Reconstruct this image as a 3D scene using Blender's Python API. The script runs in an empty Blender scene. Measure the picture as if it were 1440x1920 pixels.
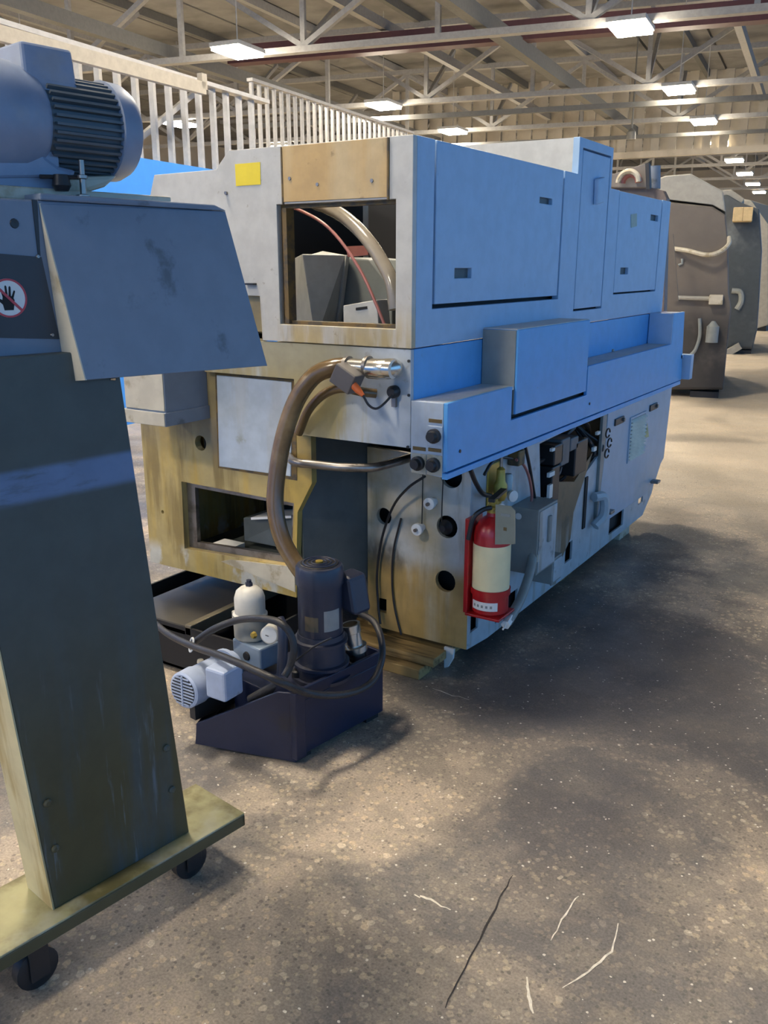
import bpy, math, random
from mathutils import Vector, Matrix
from mathutils.geometry import tessellate_polygon
random.seed(7)
SC = bpy.context.scene
COL = SC.collection
R = math.radians
# ------------------------------------------------------------------ camera, world, exposure
F = 1640.0; TH = R(15.67); YAW = R(32.5); CH = 1.5
cam_d = bpy.data.cameras.new('camera'); cam = bpy.data.objects.new('camera', cam_d); COL.objects.link(cam)
cam_d.sensor_fit = 'HORIZONTAL'; cam_d.sensor_width = 36.0; cam_d.lens = 36.0 * F / 1440.0
cam_d.clip_start = 0.05; cam_d.clip_end = 300
cam.location = (0, 0, CH); cam.rotation_euler = (R(90) - TH, 0, YAW)
SC.camera = cam
SC.view_settings.view_transform = 'Standard'; SC.view_settings.look = 'None'
SC.view_settings.exposure = 0.0; SC.view_settings.gamma = 1.0; SC.view_settings.use_curve_mapping = False
WD = bpy.data.worlds.new('daylight'); SC.world = WD; WD.use_nodes = True
WD.node_tree.nodes['Background'].inputs[0].default_value = (0.20, 0.50, 1.0, 1)
WD.node_tree.nodes['Background'].inputs[1].default_value = 1.5
LAMP = 165.0
HALL = R(7.0)          # the hall is turned against the lathe

# ------------------------------------------------------------------ pixel -> point on a known plane
def ray(px, py):
    a = px - 720; b = 960 - py
    f = F * math.cos(TH) + b * math.sin(TH); u = b * math.cos(TH) - F * math.sin(TH)
    return Vector((a * math.cos(YAW) - f * math.sin(YAW), a * math.sin(YAW) + f * math.cos(YAW), u))
class Frame:
    def __init__(s, ox=0, oy=0, ang=0):
        s.M = Matrix.Translation((ox, oy, 0)) @ Matrix.Rotation(ang, 4, 'Z'); s.I = s.M.inverted()
        s.o = s.I @ Vector((0, 0, CH)); s.ang = ang; s.loc = (ox, oy, 0)
    def hit(s, px, py, ax, v):
        d = s.I.to_3x3() @ ray(px, py); t = (v - s.o[ax]) / d[ax]; return s.o + d * t
    def X(s, px, py, v): return s.hit(px, py, 0, v)
    def Y(s, px, py, v): return s.hit(px, py, 1, v)
    def Z(s, px, py, v): return s.hit(px, py, 2, v)
W = Frame()
HF = Frame(0, 0, HALL)

# ------------------------------------------------------------------ materials
MATS = {}
def mat(name, col, rough=0.5, metal=0.0, layers=(), var=0.08, vscale=14, bump=0.0, bscale=60, emit=0, spec=0.5, trans=0, alpha=1):
    if name in MATS: return MATS[name]
    m = bpy.data.materials.new(name); m.use_nodes = True; MATS[name] = m
    nt = m.node_tree; N = nt.nodes; L = nt.links
    bs = N['Principled BSDF']
    def nn(t, **k):
        n = N.new(t)
        for a, b in k.items(): setattr(n, a, b)
        return n
    geo = nn('ShaderNodeNewGeometry')
    pos = geo.outputs['Position']
    def noise(scale, stretch=(1, 1, 1), detail=5, off=0, distort=0.0):
        mp = nn('ShaderNodeMapping'); mp.inputs['Scale'].default_value = stretch; mp.inputs['Location'].default_value = (off, off * .7, off * 1.3)
        L.new(pos, mp.inputs['Vector'])
        n = nn('ShaderNodeTexNoise'); n.inputs['Scale'].default_value = scale; n.inputs['Detail'].default_value = detail
        n.inputs['Roughness'].default_value = 0.6; n.inputs['Distortion'].default_value = distort
        L.new(mp.outputs[0], n.inputs['Vector']); return n.outputs[0]
    def mrange(src, a, b, c=0, d=1):
        n = nn('ShaderNodeMapRange', interpolation_type='SMOOTHSTEP')
        n.inputs[1].default_value = a; n.inputs[2].default_value = b; n.inputs[3].default_value = c; n.inputs[4].default_value = d
        L.new(src, n.inputs[0]); return n.outputs[0]
    def mul(a, b):
        n = nn('ShaderNodeMath', operation='MULTIPLY'); L.new(a, n.inputs[0])
        if isinstance(b, (int, float)): n.inputs[1].default_value = b
        else: L.new(b, n.inputs[1])
        return n.outputs[0]
    def mix(f, a, b, bt='MIX'):
        n = nn('ShaderNodeMix', data_type='RGBA', blend_type=bt)
        if isinstance(f, (int, float)): n.inputs[0].default_value = f
        else: L.new(f, n.inputs[0])
        for i, v in ((6, a), (7, b)):
            if isinstance(v, tuple): n.inputs[i].default_value = (*v, 1)
            else: L.new(v, n.inputs[i])
        return n.outputs[2]
    cur = tuple(col)
    sep = None
    for i, ly in enumerate(layers):
        f = mrange(noise(ly.get('s', 6), ly.get('st', (1, 1, 1)), off=3.7 * (i + 1) + ly.get('off', 0), distort=ly.get('d', 0)), ly.get('lo', .45), ly.get('hi', .6))
        for ax, key in enumerate(('x', 'y', 'z')):
            if key in ly:
                if sep is None: sep = nn('ShaderNodeSeparateXYZ'); L.new(pos, sep.inputs[0])
                a, b = ly[key]                       # 0 at a, 1 at b
                if a < b: f = mul(f, mrange(sep.outputs[ax], a, b))
                else: f = mul(f, mrange(sep.outputs[ax], b, a, 1, 0))
            k2 = key + '2'
            if k2 in ly:
                if sep is None: sep = nn('ShaderNodeSeparateXYZ'); L.new(pos, sep.inputs[0])
                a, b = ly[k2]
                if a < b: f = mul(f, mrange(sep.outputs[ax], a, b))
                else: f = mul(f, mrange(sep.outputs[ax], b, a, 1, 0))
        cur = mix(mul(f, ly.get('a', .8)), cur, tuple(ly['c']))
    if var:
        v = mrange(noise(vscale, off=9.1, detail=4), .3, .7, 1 - var, 1 + var)
        cmb = nn('ShaderNodeCombineColor'); 
        for k in range(3): L.new(v, cmb.inputs[k])
        cur = mix(1.0, cur, cmb.outputs[0], 'MULTIPLY')
    if isinstance(cur, tuple): bs.inputs['Base Color'].default_value = (*cur, 1)
    else: L.new(cur, bs.inputs['Base Color'])
    bs.inputs['Roughness'].default_value = rough; bs.inputs['Metallic'].default_value = metal
    bs.inputs['Specular IOR Level'].default_value = spec
    if trans: bs.inputs['Transmission Weight'].default_value = trans
    if emit:
        bs.inputs['Emission Color'].default_value = (*col, 1); bs.inputs['Emission Strength'].default_value = emit
    if bump:
        b = nn('ShaderNodeBump'); b.inputs['Strength'].default_value = bump; b.inputs['Distance'].default_value = 0.004
        L.new(noise(bscale, off=2.2), b.inputs['Height']); L.new(b.outputs[0], bs.inputs['Normal'])
    return m

YEL = (.40, .28, .07); BRN = (.16, .10, .035); OLV = (.20, .17, .06); DRK = (.05, .045, .035)
V = (5, 5, .6)        # vertical streaks
MAT = {}
MAT['grey'] = mat('grey_cover_paint', (.50, .49, .45), .42, layers=[
    dict(c=YEL, s=1.6, st=V, lo=.38, hi=.56, z=(1.42, 1.26), a=.75), dict(c=BRN, s=5, st=V, lo=.52, hi=.68, z=(1.36, 1.26), a=.6),
    dict(c=BRN, s=30, lo=.66, hi=.74, a=.35)])
MAT['greyclean'] = mat('pale_grey_paint', (.52, .52, .49), .42, layers=[dict(c=BRN, s=25, lo=.66, hi=.74, a=.25)])
MAT['tan'] = mat('oil_stained_tan_panel', (.50, .33, .13), .4, layers=[dict(c=(.55, .43, .24), s=1.3, st=V, lo=.42, hi=.62, a=.7),
    dict(c=BRN, s=14, lo=.64, hi=.72, a=.6), dict(c=BRN, s=3, st=(6, 6, 1), lo=.5, hi=.7, x=(-1.58, -1.54), a=.7)])
MAT['blue'] = mat('light_blue_cover_paint', (.34, .50, .70), .45, layers=[dict(c=(.22, .28, .36), s=22, lo=.66, hi=.73, a=.25)], var=.04)
MAT['blue2'] = mat('mid_blue_skirt_paint', (.11, .38, .76), .42, layers=[dict(c=(.14, .17, .22), s=26, lo=.69, hi=.74, a=.4)], var=.04)
MAT['ltblue'] = mat('pale_blue_grey_panel', (.43, .50, .58), .42, layers=[dict(c=YEL, s=2, st=V, lo=.5, hi=.62, a=.12),
    dict(c=OLV, s=8, lo=.6, hi=.7, z=(.92, .84), a=.7)])
MAT['mid'] = mat('mid_panel_stained', (.42, .47, .52), .42, layers=[
    dict(c=(.30, .25, .11), s=1.2, st=V, lo=.30, hi=.48, x=(-1.60, -1.80), z=(.9, 1.0), a=.85),
    dict(c=(.36, .29, .12), s=1.6, st=V, lo=.44, hi=.56, x=(-1.58, -1.66), z=(1.2, 1.05), a=.85),
    dict(c=(.33, .30, .20), s=1.0, st=(3, 3, 1), lo=.3, hi=.5, z=(1.12, 1.22), x=(-1.52, -1.72), a=.8),
    dict(c=BRN, s=20, lo=.62, hi=.7, a=.3)])
MAT['chassis'] = mat('chassis_oil_yellow', (.42, .33, .14), .4, layers=[
    dict(c=(.45, .31, .07), s=1.5, st=V, lo=.38, hi=.58, a=.9), dict(c=(.22, .155, .05), s=2.6, st=V, lo=.5, hi=.66, a=.8),
    dict(c=(.17, .14, .09), s=1.4, lo=.4, hi=.6, z=(.72, .86), a=.75), dict(c=(.52, .54, .52), s=5, st=(1, 1, .7), lo=.52, hi=.6, z=(.40, .33), a=.8)])
MAT['plate'] = mat('base_plate_stained', (.50, .51, .49), .36, layers=[
    dict(c=(.38, .29, .13), s=1.4, lo=.30, hi=.50, x=(-1.44, -1.54), a=.85), dict(c=(.38, .25, .075), s=1.4, st=V, lo=.25, hi=.45, z=(.44, .34), a=.92),
    dict(c=DRK, s=2.5, st=(2, 2, 1), lo=.44, hi=.6, z=(.30, .40), z2=(.5, .42), a=.8), dict(c=(.20, .15, .06), s=4, st=V, lo=.5, hi=.7, a=.5)])
MAT['base'] = mat('base_side_paint', (.40, .46, .50), .45, layers=[dict(c=(.24, .17, .07), s=2.2, st=V, lo=.55, hi=.68, a=.45), dict(c=DRK, s=12, lo=.6, hi=.7, a=.4)])
MAT['door'] = mat('cabinet_door_paint', (.33, .44, .56), .45, layers=[dict(c=(.42, .42, .40), s=2, lo=.4, hi=.6, z=(.5, .25), a=.5)], var=.04)
MAT['drip'] = mat('drip_stain_brown', (.17, .12, .065), .5, layers=[dict(c=(.30, .29, .26), s=3, st=V, lo=.5, hi=.62, z=(.42, .25), a=.8), dict(c=DRK, s=6, lo=.55, hi=.7, a=.6)])
MAT['darkpanel'] = mat('dark_grey_green_panel', (.085, .10, .10), .5, layers=[dict(c=(.05, .06, .06), s=3, lo=.4, hi=.6, a=.6)])
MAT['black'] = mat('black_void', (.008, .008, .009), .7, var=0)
MAT['rubber'] = mat('black_rubber', (.018, .018, .02), .42, var=.05)
MAT['hoseblk'] = mat('braided_black_hose', (.028, .027, .028), .38, bump=.35, bscale=260)
MAT['gasket'] = mat('gasket_rust', (.16, .10, .03), .6, layers=[dict(c=DRK, s=20, lo=.45, hi=.6, a=.8)])
MAT['hosebrn'] = mat('oily_brown_hose', (.13, .08, .033), .22, layers=[dict(c=(.30, .21, .10), s=4, lo=.5, hi=.65, a=.5)], spec=.7)
MAT['chrome'] = mat('dull_chrome', (.62, .60, .55), .25, 1.0)
MAT['steel'] = mat('worn_steel_tube', (.30, .28, .26), .35, .85, layers=[dict(c=(.12, .10, .08), s=8, lo=.5, hi=.65, a=.7)])
MAT['navy'] = mat('navy_motor_paint', (.024, .028, .05), .36, layers=[dict(c=(.12, .11, .10), s=18, lo=.62, hi=.72, a=.4)], spec=.6)
MAT['navytank'] = mat('navy_tank_paint', (.010, .015, .042), .42, layers=[dict(c=(.022, .02, .022), s=6, lo=.55, hi=.7, a=.6)])
MAT['pumpwhite'] = mat('filter_white', (.58, .56, .50), .42, layers=[dict(c=(.3, .25, .16), s=9, lo=.55, hi=.72, a=.4)])
MAT['pumpblue'] = mat('pale_blue_cast_paint', (.36, .43, .58), .4, layers=[dict(c=(.2, .19, .17), s=16, lo=.62, hi=.7, a=.5)])
MAT['convblue'] = mat('conveyor_slate_blue', (.175, .215, .28), .45, layers=[dict(c=(.05, .055, .06), s=7, lo=.58, hi=.68, a=.6)], var=.05)
MAT['convcol'] = mat('conveyor_column_paint', (.062, .078, .075), .5, layers=[
    dict(c=(.075, .062, .022), s=2.2, st=V, lo=.32, hi=.55, z=(.95, .35), a=.95), dict(c=(.17, .21, .26), s=3.2, st=(14, 14, 1.2), lo=.59, hi=.70, z=(.85, .4), a=.5),
    dict(c=(.13, .20, .34), s=3, st=(3, 3, 12), lo=.2, hi=.5, z=(1.055, 1.075), z2=(1.135, 1.12), a=.95)])
MAT['convedge'] = mat('conveyor_edge_cream', (.50, .44, .26), .5, layers=[dict(c=(.30, .20, .06), s=3, st=V, lo=.45, hi=.6, a=.7)])
MAT['convplate'] = mat('base_plate_oily', (.34, .32, .17), .38, layers=[dict(c=(.11, .09, .03), s=5, lo=.45, hi=.62, a=.85), dict(c=(.42, .42, .34), s=3, lo=.52, hi=.62, a=.5)])
MAT['cream'] = mat('cream_paint', (.52, .48, .38), .45, layers=[dict(c=(.28, .21, .10), s=8, lo=.52, hi=.62, a=.6)])
MAT['motor'] = mat('blue_grey_motor_paint', (.21, .26, .36), .42, layers=[dict(c=(.3, .28, .24), s=5, lo=.6, hi=.7, a=.3)])
MAT['fin'] = mat('dark_motor_fin', (.09, .11, .125), .5)
MAT['stickerblk'] = mat('black_sticker', (.035, .037, .042), .45)
MAT['white'] = mat('white_enamel', (.72, .72, .70), .4, var=.03)
MAT['red'] = mat('extinguisher_red', (.42, .012, .015), .3, layers=[dict(c=(.14, .01, .01), s=20, lo=.6, hi=.7, a=.5)], spec=.6)
MAT['signred'] = mat('sign_red', (.50, .05, .06), .4, var=.03)
MAT['yellow'] = mat('yellow_sticker', (.80, .62, .03), .5, var=.05)
MAT['ylabel'] = mat('cream_label_sleeve', (.80, .70, .42), .4, var=.04)
MAT['brass'] = mat('brass_valve', (.42, .30, .06), .4, .5)
MAT['tag'] = mat('grey_green_tag', (.24, .25, .20), .5)
MAT['boxgrey'] = mat('junction_box_grey', (.24, .26, .25), .45)
MAT['orange'] = mat('orange_plug', (.62, .13, .03), .4)
MAT['wood'] = mat('skid_wood', (.34, .23, .09), .7, layers=[dict(c=(.10, .06, .02), s=3, st=(1, 9, 9), lo=.45, hi=.6, a=.8)])
MAT['pink'] = mat('faded_red_tube', (.36, .13, .11), .4)
MAT['truss'] = mat('truss_grey_paint', (.33, .325, .31), .6)
MAT['trussdk'] = mat('truss_dark_paint', (.14, .14, .13), .6)
MAT['maroon'] = mat('maroon_pipe_paint', (.085, .03, .035), .5)
MAT['deck'] = mat('roof_deck_brown', (.25, .245, .235), .8, layers=[dict(c=(.15, .148, .145), s=.5, lo=.45, hi=.65, a=.7)], vscale=2)
MAT['corr'] = mat('corrugated_beige', (.52, .48, .40), .6, layers=[dict(c=(.3, .26, .2), s=.6, lo=.5, hi=.65, a=.5)], vscale=1)
MAT['farwall'] = mat('far_wall_beige', (.55, .48, .37), .7, layers=[dict(c=(.4, .38, .34), s=.25, lo=.45, hi=.6, a=.5)], vscale=.5)
MAT['bluewall'] = mat('bright_blue_wall', (.04, .27, .83), .6, var=.03)
MAT['stud'] = mat('galvanized_stud', (.46, .45, .43), .4, .3)
MAT['rail'] = mat('beige_rail', (.40, .36, .29), .5)
MAT['housing'] = mat('lamp_housing', (.5, .5, .48), .5)
MAT['lens'] = mat('lamp_lens', (1.0, .87, .69), .5, emit=LAMP, var=0)
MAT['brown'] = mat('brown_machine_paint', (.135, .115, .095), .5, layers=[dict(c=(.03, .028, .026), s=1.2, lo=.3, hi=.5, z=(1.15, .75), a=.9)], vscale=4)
MAT['m2grey'] = mat('machine_grey_top', (.33, .32, .28), .5)
MAT['m3dark'] = mat('dark_machine_paint', (.055, .065, .07), .35, layers=[dict(c=(.25, .27, .27), s=.8, lo=.5, hi=.7, a=.6)])
MAT['carton'] = mat('cardboard', (.60, .46, .25), .7)
MAT['scuff'] = mat('white_floor_scuff', (.75, .70, .60), .7, var=.2, vscale=60)
MAT['crack'] = mat('floor_crack', (.035, .032, .03), .9)

def floor_material():
    m = bpy.data.materials.new('oily_terrazzo_floor'); m.use_nodes = True
    nt = m.node_tree; N = nt.nodes; L = nt.links; bs = N['Principled BSDF']
    geo = N.new('ShaderNodeNewGeometry'); pos = geo.outputs['Position']
    def noise(s, d=5, off=0, dist=0):
        mp = N.new('ShaderNodeMapping'); mp.inputs['Location'].default_value = (off, off * 1.7, 0); L.new(pos, mp.inputs[0])
        n = N.new('ShaderNodeTexNoise'); n.inputs['Scale'].default_value = s; n.inputs['Detail'].default_value = d; n.inputs['Distortion'].default_value = dist
        n.inputs['Roughness'].default_value = .62
        L.new(mp.outputs[0], n.inputs['Vector']); return n.outputs[0]
    def mr(src, a, b, c=0, d=1):
        n = N.new('ShaderNodeMapRange'); n.interpolation_type = 'SMOOTHSTEP'
        for i, v in enumerate((a, b, c, d)): n.inputs[i + 1].default_value = v
        L.new(src, n.inputs[0]); return n.outputs[0]
    def mth(op, a, b):
        n = N.new('ShaderNodeMath'); n.operation = op
        for i, v in enumerate((a, b)):
            if isinstance(v, (int, float)): n.inputs[i].default_value = v
            else: L.new(v, n.inputs[i])
        return n.outputs[0]
    def mix(f, a, b):
        n = N.new('ShaderNodeMix'); n.data_type = 'RGBA'
        if isinstance(f, (int, float)): n.inputs[0].default_value = f
        else: L.new(f, n.inputs[0])
        for i, v in ((6, a), (7, b)):
            if isinstance(v, tuple): n.inputs[i].default_value = (*v, 1)
            else: L.new(v, n.inputs[i])
        return n.outputs[2]
    sep = N.new('ShaderNodeSeparateXYZ'); L.new(pos, sep.inputs[0])
    def blob(px, py, r):
        q = W.Z(px, py, 0); v1 = N.new('ShaderNodeVectorMath'); v1.operation = 'DISTANCE'; L.new(pos, v1.inputs[0]); v1.inputs[1].default_value = (q.x, q.y, 0)
        return mr(v1.outputs['Value'], r, 0, 0, 1) if False else mr(v1.outputs['Value'], 0, r, 1, 0)
    bl = mth('ADD', mth('ADD', mth('MULTIPLY', blob(640, 1560, .75), .16), mth('MULTIPLY', blob(760, 1400, .5), .10)), mth('MULTIPLY', blob(960, 1860, .45), .10))
    worn = mr(mth('ADD', noise(1.3, 6, 4.3, .4), mth('SUBTRACT', bl, .03)), .44, .60)           # where the aggregate shows
    grime = mr(mth('SUBTRACT', noise(1.7, 6, 11.0, .6), mth('MULTIPLY', bl, .8)), .46, .62)
    c = mix(worn, (.18, .165, .152), (.47, .385, .295))
    c = mix(mth('MULTIPLY', mr(noise(7, 5, 2.0), .45, .62), .55), c, (.29, .25, .20))
    c = mix(mth('MULTIPLY', grime, .6), c, (.12, .11, .105))
    # pale floor farther off, lamplight there partly painted into the colour
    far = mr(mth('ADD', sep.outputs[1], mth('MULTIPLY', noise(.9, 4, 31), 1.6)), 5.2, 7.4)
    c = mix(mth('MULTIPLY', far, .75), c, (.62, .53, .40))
    # aggregate chips
    def chips(scale, thr, rnd, col, k, base, inv=1.0):
        mp = N.new('ShaderNodeMapping'); L.new(pos, mp.inputs[0]); mp.inputs['Rotation'].default_value = (0, 0, scale)
        nz = N.new('ShaderNodeTexNoise'); nz.inputs['Scale'].default_value = scale * .9; L.new(pos, nz.inputs['Vector'])
        mx = N.new('ShaderNodeMix'); mx.data_type = 'VECTOR'; mx.inputs[0].default_value = .012 * 40 / scale
        L.new(mp.outputs[0], mx.inputs[4]); L.new(nz.outputs['Color'], mx.inputs[5])
        v = N.new('ShaderNodeTexVoronoi'); v.inputs['Scale'].default_value = scale; L.new(mx.outputs[1], v.inputs['Vector'])
        s2 = N.new('ShaderNodeSeparateColor'); L.new(v.outputs['Color'], s2.inputs[0])
        size = mth('MULTIPLY', s2.outputs[1], thr)
        f = mr(mth('SUBTRACT', size, v.outputs['Distance']), 0, .06)
        f = mth('MULTIPLY', f, mr(s2.outputs[0], rnd, rnd + .02))
        f = mth('MULTIPLY', f, k)
        return mix(f, base, col)
    k1 = mth('ADD', mth('MULTIPLY', worn, .75), .15)
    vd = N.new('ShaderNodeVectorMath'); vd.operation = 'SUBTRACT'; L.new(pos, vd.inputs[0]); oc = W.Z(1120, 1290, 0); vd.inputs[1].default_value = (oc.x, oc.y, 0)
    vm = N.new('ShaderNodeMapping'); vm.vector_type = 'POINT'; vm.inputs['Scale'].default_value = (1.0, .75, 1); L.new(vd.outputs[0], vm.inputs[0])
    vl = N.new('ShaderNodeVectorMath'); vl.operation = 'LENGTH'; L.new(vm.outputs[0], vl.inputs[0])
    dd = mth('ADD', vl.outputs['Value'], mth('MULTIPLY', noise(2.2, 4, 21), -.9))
    oil = mr(dd, .05, .42, 1, 0)  # lathe's shadow painted into the floor colour, mixed with some real staining
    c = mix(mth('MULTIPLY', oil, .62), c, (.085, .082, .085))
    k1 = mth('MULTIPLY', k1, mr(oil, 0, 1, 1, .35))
    c = chips(48, .55, .40, (.60, .48, .33), k1, c)
    c = chips(62, .60, .45, (.48, .40, .28), mth('MULTIPLY', k1, .9), c)
    c = chips(85, .5, .5, (.09, .085, .08), .5, c)
    c = chips(40, .5, .80, (.72, .62, .47), mth('MULTIPLY', k1, .9), c)
    c = chips(95, .42, .93, (.78, .73, .64), .9, c)
    fine = mr(noise(160, 3, 1.0), .3, .7, .80, 1.2)
    cb = N.new('ShaderNodeCombineColor')
    for i in range(3): L.new(fine, cb.inputs[i])
    mm = N.new('ShaderNodeMix'); mm.data_type = 'RGBA'; mm.blend_type = 'MULTIPLY'; mm.inputs[0].default_value = 1
    L.new(c, mm.inputs[6]); L.new(cb.outputs[0], mm.inputs[7])
    L.new(mm.outputs[2], bs.inputs['Base Color'])
    L.new(mr(noise(2.4, 4, 7), .35, .65, .36, .66), bs.inputs['Roughness'])
    b = N.new('ShaderNodeBump'); b.inputs['Strength'].default_value = .35; b.inputs['Distance'].default_value = .003
    L.new(noise(45, 4, 3), b.inputs['Height']); L.new(b.outputs[0], bs.inputs['Normal'])
    return m
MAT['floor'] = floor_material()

# ------------------------------------------------------------------ mesh helpers
class MB:
    def __init__(s): s.v = []; s.f = []; s.sm = []
    def add(s, vs, fs, smooth=False):
        o = len(s.v); s.v += [Vector(p) for p in vs]; s.f += [[i + o for i in f] for f in fs]; s.sm += [smooth] * len(fs); return s
    def box(s, x0, x1, y0, y1, z0, z1):
        if x0 > x1: x0, x1 = x1, x0
        if y0 > y1: y0, y1 = y1, y0
        if z0 > z1: z0, z1 = z1, z0
        return s.add([(x0,y0,z0),(x1,y0,z0),(x1,y1,z0),(x0,y1,z0),(x0,y0,z1),(x1,y0,z1),(x1,y1,z1),(x0,y1,z1)],
              [(0,3,2,1),(4,5,6,7),(0,1,5,4),(1,2,6,5),(2,3,7,6),(3,0,4,7)])
    def hexa(s, b, t):      # bottom 4, top 4 (counter-clockwise from above)
        return s.add(list(b) + list(t), [(0,3,2,1),(4,5,6,7),(0,1,5,4),(1,2,6,5),(2,3,7,6),(3,0,4,7)])
    def prism(s, poly, ext, holes=()):
        polys = [[Vector(p) for p in poly]] + [[Vector(p) for p in h] for h in holes]
        tri = tessellate_polygon(polys); flat = [p for q in polys for p in q]; n = len(flat); e = Vector(ext)
        nrm = Vector((0, 0, 0))
        P = polys[0]
        for i in range(len(P)): nrm += P[i].cross(P[(i + 1) % len(P)])
        def orient(t, flip):
            a, b, c = (flat[i] for i in t)
            up = (b - a).cross(c - a).dot(e) > 0
            return t if up != flip else (t[0], t[2], t[1])
        fs = [tuple(orient(t, True)) for t in tri] + [tuple(i + n for i in orient(t, False)) for t in tri]
        o = 0
        for k, q in enumerate(polys):
            m = len(q); qn = Vector((0, 0, 0))
            for i in range(m): qn += (q[i] - q[0]).cross(q[(i + 1) % m] - q[0])
            rev = (qn.dot(e) > 0) == (k > 0)
            for i in range(m):
                a, b = o + i, o + (i + 1) % m
                fs.append((a, b, b + n, a + n) if not rev else (b, a, a + n, b + n))
            o += m
        return s.add(flat + [p + e for p in flat], fs)
    def lathe(s, p0, axis, prof, seg=24, smooth=True, caps=True):
        a = Vector(axis).normalized(); h = Vector((0, 0, 1)) if abs(a.z) < .9 else Vector((1, 0, 0))
        u = a.cross(h).normalized(); w = a.cross(u); p0 = Vector(p0)
        vs = []
        for t, r in prof:
            for k in range(seg):
                g = 2 * math.pi * k / seg; vs.append(p0 + a * t + (u * math.cos(g) + w * math.sin(g)) * r)
        fs = []
        for i in range(len(prof) - 1):
            for k in range(seg):
                k2 = (k + 1) % seg; fs.append((i * seg + k, (i + 1) * seg + k, (i + 1) * seg + k2, i * seg + k2))
        s.add(vs, fs, smooth)
        if caps:
            n = len(prof) - 1; o = len(s.v) - len(vs)
            s.f += [[o + k for k in range(seg)], [o + n * seg + k for k in reversed(range(seg))]]; s.sm += [False, False]
        return s
    def cyl(s, p0, p1, r, seg=20, r1=None):
        d = Vector(p1) - Vector(p0); return s.lathe(p0, d, [(0, r), (d.length, r if r1 is None else r1)], seg)
    def tube(s, pts, r, seg=10, sub=6, straight=False):
        P = [Vector(p) for p in pts]
        if not straight and len(P) > 2:
            Q = []
            E_ = [P[0] * 2 - P[1]] + P + [P[-1] * 2 - P[-2]]
            for i in range(1, len(E_) - 2):
                a, b, c, d = E_[i - 1], E_[i], E_[i + 1], E_[i + 2]
                for k in range(sub):
                    t = k / sub
                    Q.append(.5 * (2 * b + (c - a) * t + (2 * a - 5 * b + 4 * c - d) * t * t + (3 * b - a - 3 * c + d) * t ** 3))
            P = Q + [P[-1]]
        n = len(P); vs = []; u = None
        for i in range(n):
            t = (P[min(i + 1, n - 1)] - P[max(i - 1, 0)]).normalized()
            if u is None:
                h = Vector((0, 0, 1)) if abs(t.z) < .9 else Vector((1, 0, 0)); u = t.cross(h).normalized()
            else: u = (u - t * u.dot(t)).normalized()
            w = t.cross(u)
            rr = r(i / (n - 1)) if callable(r) else r
            vs += [P[i] + (u * math.cos(2 * math.pi * k / seg) + w * math.sin(2 * math.pi * k / seg)) * rr for k in range(seg)]
        fs = [(i * seg + k, i * seg + (k + 1) % seg, (i + 1) * seg + (k + 1) % seg, (i + 1) * seg + k) for i in range(n - 1) for k in range(seg)]
        s.add(vs, fs, True)
        o = len(s.v) - len(vs); s.f += [[o + k for k in reversed(range(seg))], [o + (n - 1) * seg + k for k in range(seg)]]; s.sm += [False, False]
        return s
    def beam(s, p0, p1, w, h):
        p0, p1 = Vector(p0), Vector(p1); t = (p1 - p0).normalized()
        hh = Vector((0, 0, 1)) if abs(t.z) < .98 else Vector((0, 1, 0)); u = t.cross(hh).normalized() * w / 2; k = u.cross(t).normalized() * h / 2
        q = [p0 - u - k, p0 + u - k, p0 + u + k, p0 - u + k]; q2 = [p + (p1 - p0) for p in q]
        return s.add(q + q2, [(0,1,2,3),(7,6,5,4),(0,4,5,1),(1,5,6,2),(2,6,7,3),(3,7,4,0)])
    def build(s, name, m, parent=None, bevel=0, keep=False):
        me = bpy.data.meshes.new(name)
        if keep: c = Vector((0, 0, 0))
        else:
            lo = Vector([min(p[i] for p in s.v) for i in range(3)]); hi = Vector([max(p[i] for p in s.v) for i in range(3)])
            c = (lo + hi) / 2
            if parent is None: c.z = lo.z
        me.from_pydata([p - c for p in s.v], [], s.f); me.polygons.foreach_set('use_smooth', s.sm); me.update()
        if any(s.sm): me.set_sharp_from_angle(angle=R(38))
        me.materials.append(MAT[m] if isinstance(m, str) else m)
        o = bpy.data.objects.new(name, me); COL.objects.link(o)
        if parent is not None:
            o.parent = parent; o.location = c - Vector(parent.get('_o', (0, 0, 0))); o['_o'] = tuple(c)
        else: o.location = c; o['_o'] = tuple(c)
        if bevel:
            b = o.modifiers.new('bevel', 'BEVEL'); b.width = bevel; b.segments = 2; b.limit_method = 'ANGLE'; b.angle_limit = R(40)
        return o
def B(): return MB()
def tag(o, label, cat, group=None, kind=None):
    o['label'] = label; o['category'] = cat
    if group: o['group'] = group
    if kind: o['kind'] = kind
    return o
def thing(name, label, cat, loc=(0, 0, 0), frame=None, group=None):
    """Empty at the thing's base; loc in frame coordinates (children are given in frame coordinates)."""
    o = bpy.data.objects.new(name, None); COL.objects.link(o); o.empty_display_size = .2
    if frame: o.location = frame.M @ Vector(loc); o.rotation_euler = (0, 0, frame.ang)
    else: o.location = loc
    o['_o'] = tuple(loc); tag(o, label, cat, group); return o
def rect(a0, a1, b0, b1): return [(a0, b0), (a1, b0), (a1, b1), (a0, b1)]
def circ(a, b, r, n=20, rb=None): return [(a + r * math.cos(2 * math.pi * k / n), b + (rb or r) * math.sin(2 * math.pi * k / n)) for k in range(n)]
def yp(poly, y): return [(a, y, b) for a, b in poly]
def xp(poly, x): return [(x, a, b) for a, b in poly]
def zp(poly, z): return [(a, b, z) for a, b in poly]
def yplate(name, m, par, poly, y, t, holes=(), bevel=.002): return B().prism(yp(poly, y), (0, t, 0), [yp(h, y) for h in holes]).build(name, m, par, bevel)
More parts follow.
